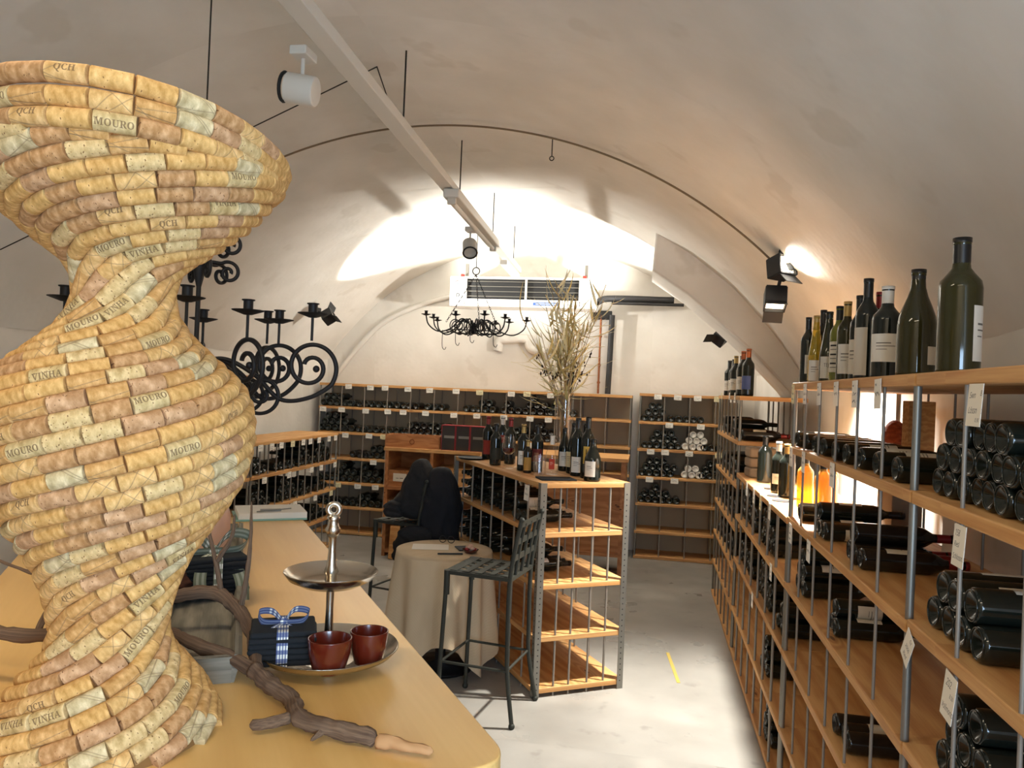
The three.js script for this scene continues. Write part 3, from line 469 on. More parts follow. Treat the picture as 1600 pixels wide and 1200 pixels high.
{ // dried grass arrangement
  const vx = -0.53, vz = -4.9; const v = thing('glass_vase', 'tall clear cylinder vase on the island rack', 'vase', [vx, IT, vz]); part('glass', lathe([[0, 0.01], [0.05, 0.01], [0.052, 0.02], [0.052, 0.47], [0.055, 0.47], [0.055, 0], [0, 0]]), M.clear, v);
  const t = thing('dried_grass', 'tall dried bamboo grass bouquet with dark seed pods', 'dried grass', [vx, IT + 0.012, vz]);
  const leafs = [0, 1, 2].map(k => { const L = 0.15 + 0.04 * k, n = 6, pos = [], idx = []; for (let i = 0; i <= n; i++) { const s = i / n, w = 0.009 * Math.sin(Math.PI * Math.pow(s, 0.7)) + 0.0003, y = s * L, z = -0.25 * L * s * s * (k + 0.4); pos.push(-w, y, z, w, y, z + 0.002); if (i < n) idx.push(2 * i, 2 * i + 1, 2 * i + 2, 2 * i + 1, 2 * i + 3, 2 * i + 2); } const g = new THREE.BufferGeometry(); g.setAttribute('position', new THREE.Float32BufferAttribute(pos, 3)); g.setAttribute('uv', new THREE.Float32BufferAttribute(new Array(pos.length / 3 * 2).fill(0), 2)); g.setIndex(idx); g.computeVertexNormals(); return g; });
  for (let s = 0; s < 26; s++) {
    const a = rr(0, 6.28), lean = rr(0.06, 0.36) * (s % 3 ? 0.75 : 1.1), hh = rr(0.7, 1.17), b = rr(-0.5, 0.5);
    const pts = []; for (let i = 0; i <= 5; i++) { const q = i / 5, w = lean * Math.pow(Math.max(0, q - 0.25) / 0.75, 1.5); pts.push(V(Math.cos(a) * (w + 0.02 * (1 - q)) + 0.02 * Math.sin(3 * q + s) * q, q * hh, Math.sin(a) * (w + 0.02 * (1 - q)))); }
    part('stem', tube(pts, 0.0018, 14, 4), M.stem, t);
    const c = new THREE.CatmullRomCurve3(pts);
    for (let k = 0; k < 11; k++) { const q = rr(0.48, 1), p = c.getPoint(q); const lf = part('leaf', leafs[k % 3], M.grass[Math.floor(rnd() * (q > 0.7 ? 3 : 4))], t, [p.x, p.y, p.z]); lf.rotation.set(rr(0.5, 2.3), rr(0, 6.28), rr(-0.5, 0.5), 'YXZ'); }
  }
  for (let s = 0; s < 10; s++) {
    const a = rr(0, 6.28), r1 = rr(0.08, 0.22), pts = [V(0, 0.02, 0), V(Math.cos(a) * 0.03, 0.4, Math.sin(a) * 0.03), V(Math.cos(a) * r1 * 0.6, 0.58, Math.sin(a) * r1 * 0.6), V(Math.cos(a) * r1, rr(0.5, 0.75), Math.sin(a) * r1)];
    part('twig', tube(pts, 0.0016, 16, 4), M.pod, t); const pods = []; const c = new THREE.CatmullRomCurve3(pts); for (let k = 0; k < 6; k++) { const p = c.getPoint(rr(0.62, 1)); pods.push(new THREE.SphereGeometry(0.006, 6, 5).scale(0.8, 1.5, 0.8).translate(p.x + rr(-0.015, 0.015), p.y + rr(-0.012, 0.012), p.z)); }
    part('seed_pods', merge(pods), M.pod, t);
  }
}

// ---------------------------------------------------------------- cabinets and boxes
{ const t = thing('pine_cabinet', 'reddish pine shelf cabinet with crates behind the black coats', 'cabinet', [-2.42, 0, -6.9]);
  const W = 0.9, D = 0.4, T = 0.03, Ht = 1.02;
  for (const x of [T / 2, W * 0.5, W - T / 2]) part('upright', uvBox(T, Ht - T, D, 0.8), M.cab, t, [x, (Ht - T) / 2, -D / 2]);
  for (const y of [0.05, 0.36, 0.64, Ht - T / 2]) part('shelf', uvBox(W + (y > 1 ? 0.03 : -0.001), T, D + (y > 1 ? 0.02 : -0.002), 0.8), y > 1 ? M.pine[0] : M.cab, t, [W / 2, y, -D / 2]);
  part('back_panel', uvBox(W, Ht - T, 0.01, 0.8), M.cab, t, [W / 2, (Ht - T) / 2, -D + 0.006]); }
[[-2.22, 0.655, 'upper'], [-2.22, 0.375, 'lower']].forEach(([x, y, w]) => { const t = thing('wooden_crate', `wooden wine crate with paper label on the ${w} left cabinet shelf`, 'crate', [x, y, -7.08]); part('crate_body', uvBox(0.36, 0.15, 0.3, 0.6), M.cab, t, [0, 0.076, 0]); part('paper_label', box(0.13, 0.075, 0.002), labelMat('crate', '#e2dccf', (g) => { g.fillStyle = '#333'; g.fillRect(40, 110, 40, 12); g.fillRect(95, 106, 50, 14); }), t, [-0.06, 0.085, 0.152]); });
{ const t = thing('wooden_crate', 'pale pine crate with a knot on the right cabinet shelf', 'crate', [-1.75, 0.655, -7.08]); part('crate_body', uvBox(0.36, 0.2, 0.3, 0.6), M.pine[0], t, [0, 0.101, 0]); }
single('wooden_board', uvBox(0.34, 0.3, 0.02, 0.6), M.pine[1], 'pale pine board leaning at the foot of the cabinet', 'board', [-2.14, 0.155, -6.80], [-0.12, 0, 0]);
{ const t = thing('wooden_box', 'open wooden wine box on top of the cabinet', 'box', [-2.18, 1.02, -7.05]); const w = 0.52, d = 0.2, h = 0.12; part('box_side', merge([uvBox(w, h, 0.012, 0.6).translate(0, h / 2, d / 2), uvBox(w, h, 0.012, 0.6).translate(0, h / 2, -d / 2), uvBox(0.012, h, d, 0.6).translate(w / 2, h / 2, 0), uvBox(0.012, h, d, 0.6).translate(-w / 2, h / 2, 0), uvBox(w, 0.01, d, 0.6).translate(0, 0.005, 0)]), M.cab, t); part('burnt_mark', new THREE.TorusGeometry(0.022, 0.004, 6, 20), std({ color: '#7a4420', roughness: 0.9 }), t, [0, 0.06, d / 2 + 0.005]); }
for (let i = 0; i < 3; i++) { const t = thing('gift_box', ['left black gift box with red edges on the cabinet', 'middle black gift box with red edges and grey band', 'right black gift box with red edges beside bottles'][i], 'box', [-1.83 + i * 0.138, 1.02, -7.0]);
  part('box_body', box(0.128, 0.228, 0.12), M.giftBlack, t, [0, 0.116, 0]); part('red_edge', merge([box(0.134, 0.006, 0.126, 0, 0.231, 0), box(0.134, 0.004, 0.126, 0, 0.002, 0), box(0.006, 0.228, 0.006, 0.064, 0.116, 0.06), box(0.006, 0.228, 0.006, -0.064, 0.116, 0.06)]), M.giftRed, t); part('grey_band', box(0.1, 0.024, 0.002), std({ color: '#7d7a74', roughness: 0.6 }), t, [0.01, 0.125, 0.0605]); }
{ const t = thing('pine_counter', 'reddish pine console with pale top behind the island', 'cabinet', [-0.62, 0, -6.75]);
  part('side_panel', uvBox(0.04, 1.02, 0.5, 0.8), M.cab, t, [0.42, 0.51, -0.25]); part('side_panel', uvBox(0.04, 1.02, 0.5, 0.8), M.cab, t, [-0.42, 0.51, -0.25]); part('top_board', uvBox(0.92, 0.03, 0.56, 0.8), M.pine[0], t, [0, 1.035, -0.25]);
  part('front_panel', uvBox(0.8, 0.7, 0.02, 0.8), M.cab, t, [0, 0.55, -0.06]); part('shelf', uvBox(0.8, 0.03, 0.46, 0.8), M.cab, t, [0, 0.2, -0.25]); part('brand_plate', box(0.1, 0.03, 0.004), std({ color: '#7c4426', roughness: 0.8 }), t, [0.28, 0.8, -0.045]); }
single('notebook', rbox(0.3, 0.01, 0.12, 0.002), M.blackMetal, 'thin black folder on the pine console', 'folder', [-0.6, 1.056, -6.75], [0, 0.1, 0]);

// ---------------------------------------------------------------- cold-air unit, pipes, cables
{ const t = thing('cooling_unit', 'white wall-mounted evaporator cooling unit with dark grille', 'cooling unit', [-1.3, 2.435, -7.72]); const W = 1.48, Hh = 0.3;
  part('housing', merge([rbox(0.17, Hh, 0.34, 0.01).translate(-W / 2 + 0.085, Hh / 2, 0), rbox(0.17, Hh, 0.34, 0.01).translate(W / 2 - 0.085, Hh / 2, 0), rbox(W - 0.3, 0.02, 0.34, 0.004).translate(0, Hh - 0.01, 0), rbox(W - 0.3, 0.075, 0.34, 0.004).translate(0, 0.0375, 0)]), M.white, t);
  part('coil', box(W - 0.33, Hh - 0.09, 0.26), M.darkFin, t, [0, 0.18, 0]);
  for (let i = 0; i < 4; i++) part('grille_bar', box(W - 0.34, 0.006, 0.012), M.galv, t, [0, 0.105 + i * 0.05, 0.14]);
  part('grille_post', box(0.02, Hh - 0.09, 0.02), M.offwhite, t, [0.04, 0.18, 0.15]);
  part('logo_plate', box(0.1, 0.08, 0.003), labelMat('logo', '#eeeeee', (g) => { g.lineWidth = 20; g.strokeStyle = '#c43a34'; g.beginPath(); g.arc(80, 84, 34, Math.PI, 6.0); g.stroke(); g.strokeStyle = '#3a57a6'; g.beginPath(); g.arc(112, 104, 34, 0, 2.9); g.stroke(); g.fillStyle = '#9aa0b4'; g.fillRect(40, 88, 110, 10); }), t, [-W / 2 + 0.085, 0.235, 0.171]);
  part('dial', new THREE.TorusGeometry(0.016, 0.004, 6, 20), M.blackMetal, t, [-W / 2 + 0.085, 0.11, 0.171]);
  part('lettering', box(0.26, 0.03, 0.002), labelMat('let', '#3f5f9a', (g) => { g.fillStyle = '#dfe6f2'; g.fillRect(20, 70, 150, 50); }), t, [0.25, 0.035, 0.1712]);
  for (const s of [-1, 1]) part('bracket', box(0.03, 0.16, 0.03), M.galv, t, [s * 0.62, Hh + 0.08, -0.05]), part('red_cap', rbox(0.035, 0.035, 0.035, 0.006), M.red, t, [s * 0.62, Hh + 0.01, 0.13]); }
single('insulated_pipe', merge([tube([V(-0.56, 2.52, -7.75), V(-0.5, 2.56, -7.8), V(-0.42, 2.575, -7.85), V(0.2, 2.575, -7.9)], 0.033, 30, 10), tube([V(-0.42, 2.53, -7.85), V(0.3, 2.53, -7.9)], 0.016, 8, 8)]), M.pipe, 'dark insulated pipe running right from the cooling unit', 'pipe');
single('drain_pipe', tube([V(-0.415, 2.42, -7.98), V(-0.42, 2.1, -7.98), V(-0.425, 1.8, -7.98), V(-0.43, 1.605, -7.98)], 0.03, 20, 10), M.pipe, 'dark vertical pipe on the back wall', 'pipe');
{ const t = thing('copper_pipe', 'thin copper pipe with clamps beside the dark pipe', 'pipe', [-0.53, 0, -8.0]); part('pipe_run', bar(V(0, 1.605, 0), V(0, 2.42, 0), 0.011), M.copper, t); for (const y of [2.2, 1.9, 1.72]) part('clamp', box(0.03, 0.02, 0.05), M.copper, t, [0, y, -0.02]); }
single('junction_box', rbox(0.2, 0.09, 0.06, 0.006), M.darkFin, 'grey junction box at the top of the wall pipes', 'box', [-0.52, 2.42, -8.02]);
const cabPts = []; for (let i = 0; i <= 24; i++) { const x = -2.5 + 3.15 * i / 24, dx = x + 1.25; cabPts.push(V(x, VC.y + Math.sqrt(2.665 * 2.665 - dx * dx), -4.2)); }
single('ceiling_cable', tube(cabPts, 0.006, 90, 5), M.cable, 'thin cable following the curve of the vault', 'cable');
single('tension_wire', merge([bar(V(-1.327, 3.108, -3.43), WIRE_END, 0.003), bar(V(-1.327, 3.108, -3.43), V(-1.475, 3.09, -4.15), 0.003)]), M.wire, 'taut dark wire below the vault beside the light track', 'wire');
{ const t = thing('ceiling_hook', 'small iron hook hanging from the vault', 'hook', [-0.6, 2.98, -4.3]); part('hook', merge([bar(V(0, 0.06, 0), V(0, -0.04, 0), 0.003), new THREE.TorusGeometry(0.012, 0.003, 5, 14).translate(0, -0.05, 0)]), M.wire, t); }
{ // light track along the crown
  const t = thing('light_track', 'long white ceiling light track running to the back wall', 'light track', [0, 0, 0]); const a = V(-1.07, 2.76, -1.6), b = V(-1.30, 2.75, -7.25); const d = b.clone().sub(a), L = d.length(), ang = Math.atan2(d.x, d.z);
  const mid = a.clone().add(b).multiplyScalar(0.5);
  part('rail', rbox(0.075, 0.045, L, 0.004, 1), M.lampBody, t, [mid.x, mid.y, mid.z], [0, ang, 0]); part('dark_slot', box(0.016, 0.006, 2.0), M.blackMetal, t, [-1.10 - 0.012, 2.736, -2.5], [0, ang, 0]);
  for (const q of [0.08, 0.3, 0.52, 0.74, 0.95]) { const p = a.clone().lerp(b, q); const top = VC.y + Math.sqrt(2.69 * 2.69 - (p.x + 1.25) ** 2); part('hanger', cyl(0.004, 0.004, top - p.y, 6), M.wire, t, [p.x, (top + p.y) / 2, p.z]); }
  const f = thing('tube_fixture', 'unlit white fluorescent batten under the light track', 'light fitting', [-1.20, 2.70, -4.9], ang); part('batten', rbox(0.09, 0.05, 1.5, 0.008), M.lampBody, f, [-0.03, 0, 0]); part('tube', cyl(0.013, 0.013, 1.42, 14).rotateX(Math.PI / 2), M.white, f, [-0.03, -0.04, 0]); for (const s of [-1, 1]) part('tube_holder', rbox(0.05, 0.05, 0.02, 0.004), M.offwhite, f, [-0.03, -0.035, s * 0.72]);
  const f2 = thing('tube_fixture', 'short white batten at the end of the light track', 'light fitting', [-1.295, 2.70, -6.85], ang); part('batten', rbox(0.07, 0.04, 0.8, 0.006), M.white, f2);
}
function trackHead(label, pos, aim, lit) {
  const t = thing('track_spotlight', label, 'spotlight', pos); const dir = V(...aim).sub(V(...pos)).normalize(); const q = new THREE.Quaternion().setFromUnitVectors(V(0, -1, 0), dir);
  part('mount', merge([rbox(0.06, 0.03, 0.09, 0.004).translate(0, 0.12, 0), cyl(0.007, 0.007, 0.1, 8).translate(0, 0.065, 0)]), M.lampBody, t);
  const h = part('head', lathe([[0, 0.05], [0.045, 0.05], [0.05, 0.045], [0.05, -0.05], [0.044, -0.05], [0.042, 0.0], [0, 0.0]]), M.lampBody, t); h.quaternion.copy(q); part('lens', cyl(0.04, 0.04, 0.004, 20), lit ? M.lampGlow : M.offwhite, h, [0, -0.02, 0]); part('collar', cyl(0.052, 0.052, 0.02, 20), M.darkFin, h, [0, -0.062, 0]).geometry = new THREE.TorusGeometry(0.047, 0.006, 6, 20).rotateX(Math.PI / 2);
  return dir;
}
trackHead('white track spotlight turned toward the left vault', [-1.20, 2.60, -2.42], [-2.2, 2.75, -2.3], false);
const TH = [-1.25, 2.57, -5.1]; const thDir = trackHead('white track spotlight above the small chandelier', TH, [-0.95, 1.6, -4.2], false);
function boxSpot(label, pos, aim, intensity, angle, mountDir, color = NEUTRAL, penumbra = 0.35) {
  const t = thing('box_spotlight', label, 'spotlight', pos); const dir = V(...aim).sub(V(...pos)).normalize(); const q = new THREE.Quaternion().setFromUnitVectors(V(0, 0, 1), dir);
  const h = part('housing', merge([box(0.1, 0.1, 0.012, 0, 0, -0.05), box(0.1, 0.008, 0.1, 0, 0.05, 0), box(0.1, 0.008, 0.1, 0, -0.05, 0), box(0.008, 0.1, 0.1, 0.05, 0, 0), box(0.008, 0.1, 0.1, -0.05, 0, 0)]), M.blackMetal, t); h.quaternion.copy(q);
  part('reflector', box(0.088, 0.088, 0.004), M.lampGlow, h, [0, 0, 0.03]);
  part('barn_door', box(0.1, 0.003, 0.07), M.blackMetal, h, [0, 0.085, 0.06], [-0.9, 0, 0]); part('barn_door', box(0.1, 0.003, 0.07), M.blackMetal, h, [0, -0.085, 0.06], [0.9, 0, 0]);
  const m = V(...mountDir); part('bracket', bar(V(0, 0, 0), m, 0.009), M.blackMetal, t); part('mount_plate', rbox(0.09, 0.04, 0.09, 0.006), M.blackMetal, t, [m.x, m.y, m.z]);
  const p = V(...pos).addScaledVector(dir, 0.06); spot(color, intensity, [p.x, p.y, p.z], aim, angle, penumbra, 2.5); return t;
}
boxSpot('black box spotlight on the left side of the back arch', [-2.98, 2.22, -6.75], [-1.8, 3.0, -6.95], 30, 0.85, [-0.14, 0.06, 0]);
boxSpot('black box spotlight under the right end of the rib', [0.56, 2.12, -6.62], [-0.6, 3.0, -6.9], 30, 0.85, [0.12, 0.12, 0]);
boxSpot('black box spotlight aimed along the right vault', [0.64, 2.30, -4.12], [1.08, 2.5, -3.42], 12, 0.6, [0.06, 0.05, -0.03]);
boxSpot('black barn-door spotlight aimed down over the serving top', [0.62, 2.14, -4.16], [0.55, 0.9, -3.72], 43, 0.95, [0.03, 0.16, 0.02], NEUTRAL, 0.5);
{ // unseen warm tube fittings, placed out of view to light vase and counter
  UNSEEN_FIT_LIGHTS.forEach((l, i) => { const t = thing('unseen_ceiling_fitting', i ? 'unseen ceiling tube fitting out of view on the left' : 'unseen ceiling tube fitting out of view near the unseen window', 'light fitting', [l.position.x, 2.66, l.position.z]); part('housing', rbox(1.26, 0.04, 0.18, 0.006), M.white, t, [0, 0.03, 0]); part('diffuser', box(1.2, 0.01, 0.14), M.unseenTubeGlow, t, [0, 0.0, 0]); part('hanger', merge([cyl(0.004, 0.004, 0.36, 6).translate(-0.5, 0.22, 0), cyl(0.004, 0.004, 0.36, 6).translate(0.5, 0.22, 0)]), M.wire, t); });
}

// ---------------------------------------------------------------- wrought iron chandeliers
function spiral(cx, cy, r0, r1, a0, turns, n = 40) { const p = []; for (let i = 0; i <= n; i++) { const q = i / n, r = r0 + (r1 - r0) * q, a = a0 + turns * 6.2832 * q; p.push(V(cx + r * Math.cos(a), cy + r * Math.sin(a), 0)); } return p; }
const candle = (s) => merge([lathe([[0, 0], [0.012, 0.0], [0.046, 0.012], [0.047, 0.014], [0.014, 0.005], [0.0, 0.005]], 20), lathe([[0.014, 0.004], [0.014, 0.04], [0.019, 0.042], [0.019, 0.045], [0.012, 0.045], [0.012, 0.006]], 16)]).scale(s, s, s);
{ // large one over the counter
  const t = thing('chandelier', 'large black wrought iron candle chandelier behind the cork vase', 'chandelier', [-1.40, 1.60, -2.185]);
  part('pole', merge([cyl(0.0075, 0.0075, 0.62, 10).translate(0, 0.35, 0), lathe([[0, 0.29], [0.006, 0.29], [0.024, 0.37], [0.006, 0.385], [0, 0.385]], 14), new THREE.SphereGeometry(0.02, 12, 10).translate(0, 0.03, 0)]), M.iron, t);
  part('suspension_rod', cyl(0.0025, 0.0025, 0.84, 6), M.wire, t, [0, 1.08, 0]);
  const crown = [[0.0, 0.34], [0.05, 0.43], [0.085, 0.455]];
  for (let k = 0; k < 6; k++) { const a = k * Math.PI / 3 + 0.3; const sp = spiral(0.092, 0.43, 0.036, 0.008, 2.6, -1.45, 30), s2 = spiral(0.088, 0.345, 0.036, 0.007, 2.2, -1.4, 30), s3 = spiral(0.035, 0.475, 0.022, 0.006, 3.6, -1.3, 20);
    const g = merge([tube([V(0.004, 0.36, 0), V(0.03, 0.40, 0), ...sp], 0.006, 60, 6), tube([V(0.004, 0.36, 0), V(0.03, 0.375, 0), ...s2], 0.006, 60, 6), tube([V(0.004, 0.37, 0), V(0.01, 0.43, 0), ...s3], 0.004, 44, 6)]); part('crown_scroll', g, M.iron, t, null, [0, a, 0]); }
  const arm = (R, y, s) => { const loopc = [R - 0.085, y]; const pts = [V(0.01, 0.06, 0), V(R * 0.2, 0.075, 0), V(R * 0.42, 0.03, 0), V(R * 0.62, -0.045, 0), V(R * 0.82, -0.035, 0), ...spiral(R - 0.08, 0.06, 0.085, 0.022, -0.7, 1.55, 46)]; return pts; };
  const armGeo = (R) => merge([tube(arm(R, 0.1), 0.0075, 110, 6), new THREE.SphereGeometry(0.011, 10, 8).translate(R - 0.08 + 0.018, 0.055, 0), tube([V(0.01, 0.05, 0), V(R * 0.18, -0.03, 0), V(R * 0.35, -0.07, 0), ...spiral(R * 0.48, -0.03, 0.065, 0.012, -2.3, 1.5, 34)], 0.0065, 70, 6)]);
  const ag = armGeo(0.44), ag2 = armGeo(0.34);
  for (let k = 0; k < 10; k++) { const a = k * 0.6283 + 0.18, odd = k % 2, R = odd ? 0.34 : 0.44; part('arm', odd ? ag2 : ag, M.iron, t, null, [0, a, 0]);
    const st = part('stem', cyl(0.0045, 0.0045, 0.075, 8), M.iron, t, [(R - 0.08) * Math.cos(a), 0.18 + (odd ? -0.012 : 0), -(R - 0.08) * Math.sin(a)]); part('candle_cup', candle(1.0), M.iron, st, [0, 0.035, 0]); }
}
{ // small one further back
  const t = thing('chandelier', 'small black iron chandelier hanging on chains before the cooling unit', 'chandelier', [-1.283, 2.0, -5.46]);
  const ring = [];
  for (let k = 0; k < 10; k++) { const a = k * 0.6283 + 0.1, R = k % 2 ? 0.3 : 0.385; const g = merge([tube([V(0.02, 0.06, 0), V(R * 0.25, 0.11, 0), V(R * 0.5, 0.03, 0), V(R * 0.75, 0.005, 0), V(R * 0.95, 0.05, 0), V(R, 0.11, 0)], 0.005, 36, 6), tube([V(0.02, 0.04, 0), V(R * 0.2, 0.0, 0), ...spiral(R * 0.38, 0.06, 0.06, 0.012, -2.2, 1.4, 24)], 0.004, 44, 5)]); const ar = part('arm', g, M.iron, t, null, [0, a, 0]); part('candle_cup', candle(0.75), M.iron, ar, [R, 0.108, 0]); }
  part('hub', lathe([[0, 0], [0.02, 0.01], [0.024, 0.04], [0.016, 0.08], [0, 0.09]], 14), M.iron, t); part('ring', new THREE.TorusGeometry(0.2, 0.004, 6, 40).rotateX(Math.PI / 2), M.iron, t, [0, 0.02, 0]);
  for (let k = 0; k < 3; k++) { const a = k * 2.094 + 0.5, links = []; const p0 = V(0.21 * Math.cos(a), 0.08, 0.21 * Math.sin(a)), p1 = V(0, 0.44, 0); for (let i = 0; i < 22; i++) { const g = new THREE.TorusGeometry(0.0085, 0.002, 5, 10).scale(0.65, 1.25, 1); if (i % 2) g.rotateY(Math.PI / 2); g.applyQuaternion(new THREE.Quaternion().setFromUnitVectors(V(0, 1, 0), p1.clone().sub(p0).normalize())); const p = p0.clone().lerp(p1, (i + 0.5) / 22); links.push(g.translate(p.x, p.y, p.z)); } part('chain', merge(links), M.iron, t); }
  part('top_ring', merge([new THREE.TorusGeometry(0.026, 0.004, 6, 22).translate(0, 0.465, 0), bar(V(0, 0.49, 0), V(0, 0.74, 0), 0.003)]), M.iron, t);
  for (const [x, z, l] of [[-0.2, 0.12, 0.11], [-0.09, 0.17, 0.08], [0.02, 0.19, 0.06], [0.17, 0.1, 0.08]]) part('hook', tube([V(x, 0.02, z), V(x, -l + 0.03, z), V(x + 0.005, -l, z), V(x + 0.02, -l - 0.012, z), V(x + 0.03, -l + 0.008, z)], 0.0025, 20, 5), M.iron, t);
}

// ---------------------------------------------------------------- round table, stools, coats
{ const t = thing('round_table', 'small round table under a floor-length beige cloth', 'table', [-1.13, 0, -4.31]); part('table_top', cyl(0.262, 0.262, 0.025, 40), M.cab, t, [0, 0.662, 0]); part('pedestal', lathe([[0, 0], [0.19, 0], [0.19, 0.02], [0.03, 0.04], [0.025, 0.64], [0.08, 0.65], [0, 0.65]], 24), M.blackMetal, t);
  const nA = 120, nH = 26, pos = [], uv = [], idx = []; const Rr = 0.27;
  const low = a => 0.02 + 0.20 * Math.pow(Math.abs(Math.sin(2 * (a - 0.5))), 1.4);
  const c0 = 6; for (let j = 0; j <= nH + c0; j++) for (let i = 0; i <= nA; i++) { const a = i / nA * Math.PI * 2; let r, y;
    if (j < c0) { r = Rr * j / c0; y = 0.677; if (j === 0) r = 0.0001; } else { const q = (j - c0) / nH, b = low(a); y = 0.677 - q * (0.677 - b) ; if (q === 0) y = 0.675; const fold = Math.sin(a * 11 + 1.6 * Math.sin(a * 2)) * 0.6 + Math.sin(a * 5 + 1) * 0.4; r = Rr + 0.006 + q * 0.03 + Math.pow(q, 0.6) * 0.046 * Math.sign(fold) * Math.pow(Math.abs(fold), 0.8); }
    pos.push(r * Math.cos(a), y, r * Math.sin(a)); uv.push(a * 0.5, y + r); if (i < nA && j < nH + c0) { const k = j * (nA + 1) + i; idx.push(k, k + 1, k + nA + 1, k + 1, k + nA + 2, k + nA + 1); } }
  const g = new THREE.BufferGeometry(); g.setAttribute('position', new THREE.Float32BufferAttribute(pos, 3)); g.setAttribute('uv', new THREE.Float32BufferAttribute(uv, 2)); g.setIndex(idx); g.computeVertexNormals();
  single('tablecloth', g, M.cloth, 'beige linen tablecloth draped over the small round table', 'tablecloth', [-1.13, 0, -4.31]);
  const y = 0.679; single('paper_sheet', box(0.21, 0.0015, 0.15), M.paper, 'white paper sheets lying on the round table', 'paper', [-1.22, y, -4.33], [0, 0.25, 0]);
  single('pen', bar(V(-0.07, 0, 0), V(0.07, 0, 0), 0.005), M.blackMetal, 'black pen lying beside the paper sheets', 'pen', [-1.06, y + 0.005, -4.17], [0, 0.35, 0]);
  single('mobile_phone', rbox(0.07, 0.008, 0.11, 0.003), M.blackMetal, 'dark phone lying on the beige tablecloth', 'phone', [-1.03, y + 0.004, -4.34], [0, 0.5, 0]);
  { const d = thing('candy_dish', 'small dish heaped with wrapped sweets on the round table', 'dish', [-0.965, y, -4.26]); part('dish', lathe([[0, 0.002], [0.03, 0.002], [0.045, 0.02], [0.047, 0.02], [0.032, 0], [0, 0]]), M.cup, d); for (let i = 0; i < 7; i++) { const a = i * 0.9; part('sweet', new THREE.SphereGeometry(0.012, 8, 6).scale(1.3, 0.8, 1), i % 3 ? M.pink : M.redFoil, d, [0.02 * Math.cos(a), 0.02 + (i % 3) * 0.008, 0.02 * Math.sin(a)]); } }
  single('reading_glasses', merge([new THREE.TorusGeometry(0.02, 0.0022, 6, 20).translate(-0.026, 0.02, 0), new THREE.TorusGeometry(0.02, 0.0022, 6, 20).translate(0.026, 0.02, 0), bar(V(-0.046, 0.022, 0), V(-0.04, 0.004, -0.11), 0.0018), bar(V(0.046, 0.022, 0), V(0.04, 0.004, -0.11), 0.0018), bar(V(-0.006, 0.022, 0), V(0.006, 0.022, 0), 0.002)]), M.blackMetal, 'black spectacles lying at the back of the round table', 'glasses', [-1.16, y + 0.002, -4.47]);
}
function stool(label, pos, turn) {                                    // back on the local +x side
  const t = thing('bar_stool', label, 'stool', pos, turn); const s = 0.165, f = 0.185, h = 0.70, m = M.stoolIron;
  for (const [x, z] of [[-1, -1], [-1, 1]]) { part('leg', merge([bar(V(x * s, h, z * s), V(x * f, 0.0, z * f), 0.0115), new THREE.SphereGeometry(0.016, 10, 8).translate(x * f, 0.012, z * f), bar(V(x * s, h + 0.01, z * s), V(x * s, h - 0.11, z * s), 0.016)]), m, t); }
  for (const z of [-1, 1]) part('leg', merge([tube([V(s + 0.045, 0.985, z * s * 0.98), V(s + 0.02, 0.85, z * s), V(s, h, z * s), V(s, 0.4, z * s), V(s + 0.005, 0.25, z * s), V(f + 0.025, 0.012, z * f)], 0.0115, 40, 8), new THREE.SphereGeometry(0.016, 10, 8).translate(f + 0.025, 0.012, z * f), new THREE.SphereGeometry(0.014, 10, 8).translate(s + 0.047, 0.99, z * s * 0.98)]), m, t);
  part('seat_frame', merge([box(2 * s, 0.018, 0.02, 0, h, s), box(2 * s, 0.018, 0.02, 0, h, -s), box(0.02, 0.018, 2 * s, s, h, 0), box(0.02, 0.018, 2 * s, -s, h, 0)]), m, t);
  for (let i = 0; i < 5; i++) { const c = -s + 2 * s * (i + 0.5) / 5; const wave = (k) => { const p = []; for (let j = 0; j <= 10; j++) p.push(V(-s + 2 * s * j / 10, h + 0.006 + 0.004 * Math.cos(Math.PI * (j / 2 + k)), 0)); return p; };
    for (const ax of [0, 1]) { const g = box(2 * s, 0.003, 0.036, 0, h + 0.008 + ax * 0.0035, c); if (ax) g.rotateY(Math.PI / 2); part('seat_strap', g, m, t); } }
  for (let i = 0; i < 3; i++) { const z = -s * 0.55 + s * 0.55 * i; part('back_slat', tube([V(s, h, z), V(s + 0.02, 0.85, z), V(s + 0.042, 0.965, z)], 0.009, 14, 6).scale(1, 1, 1), m, t); }
  for (const [y, dx] of [[0.80, 0.013], [0.88, 0.024], [0.965, 0.042]]) part('back_rail', box(0.006, 0.028, 2 * s * 0.98), m, t, [s + dx, y, 0]);
  const a = 0.26; part('stretcher', merge([bar(V(-s * 1.06, a, -s * 1.06), V(-s * 1.06, a, s * 1.06), 0.007), bar(V(s, a, -s * 1.02), V(s, a, s * 1.02), 0.007), bar(V(-s * 1.06, a, s * 1.06), V(s, a, s * 1.02), 0.007), bar(V(-s * 1.06, a, -s * 1.06), V(s, a, -s * 1.02), 0.007)]), m, t);
  return t;
}
stool('iron bar stool with woven strap seat at the island corner', [-0.762, 0, -3.835], -0.16);
stool('iron bar stool draped with black coats', [-1.565, 0, -5.02], -0.25);
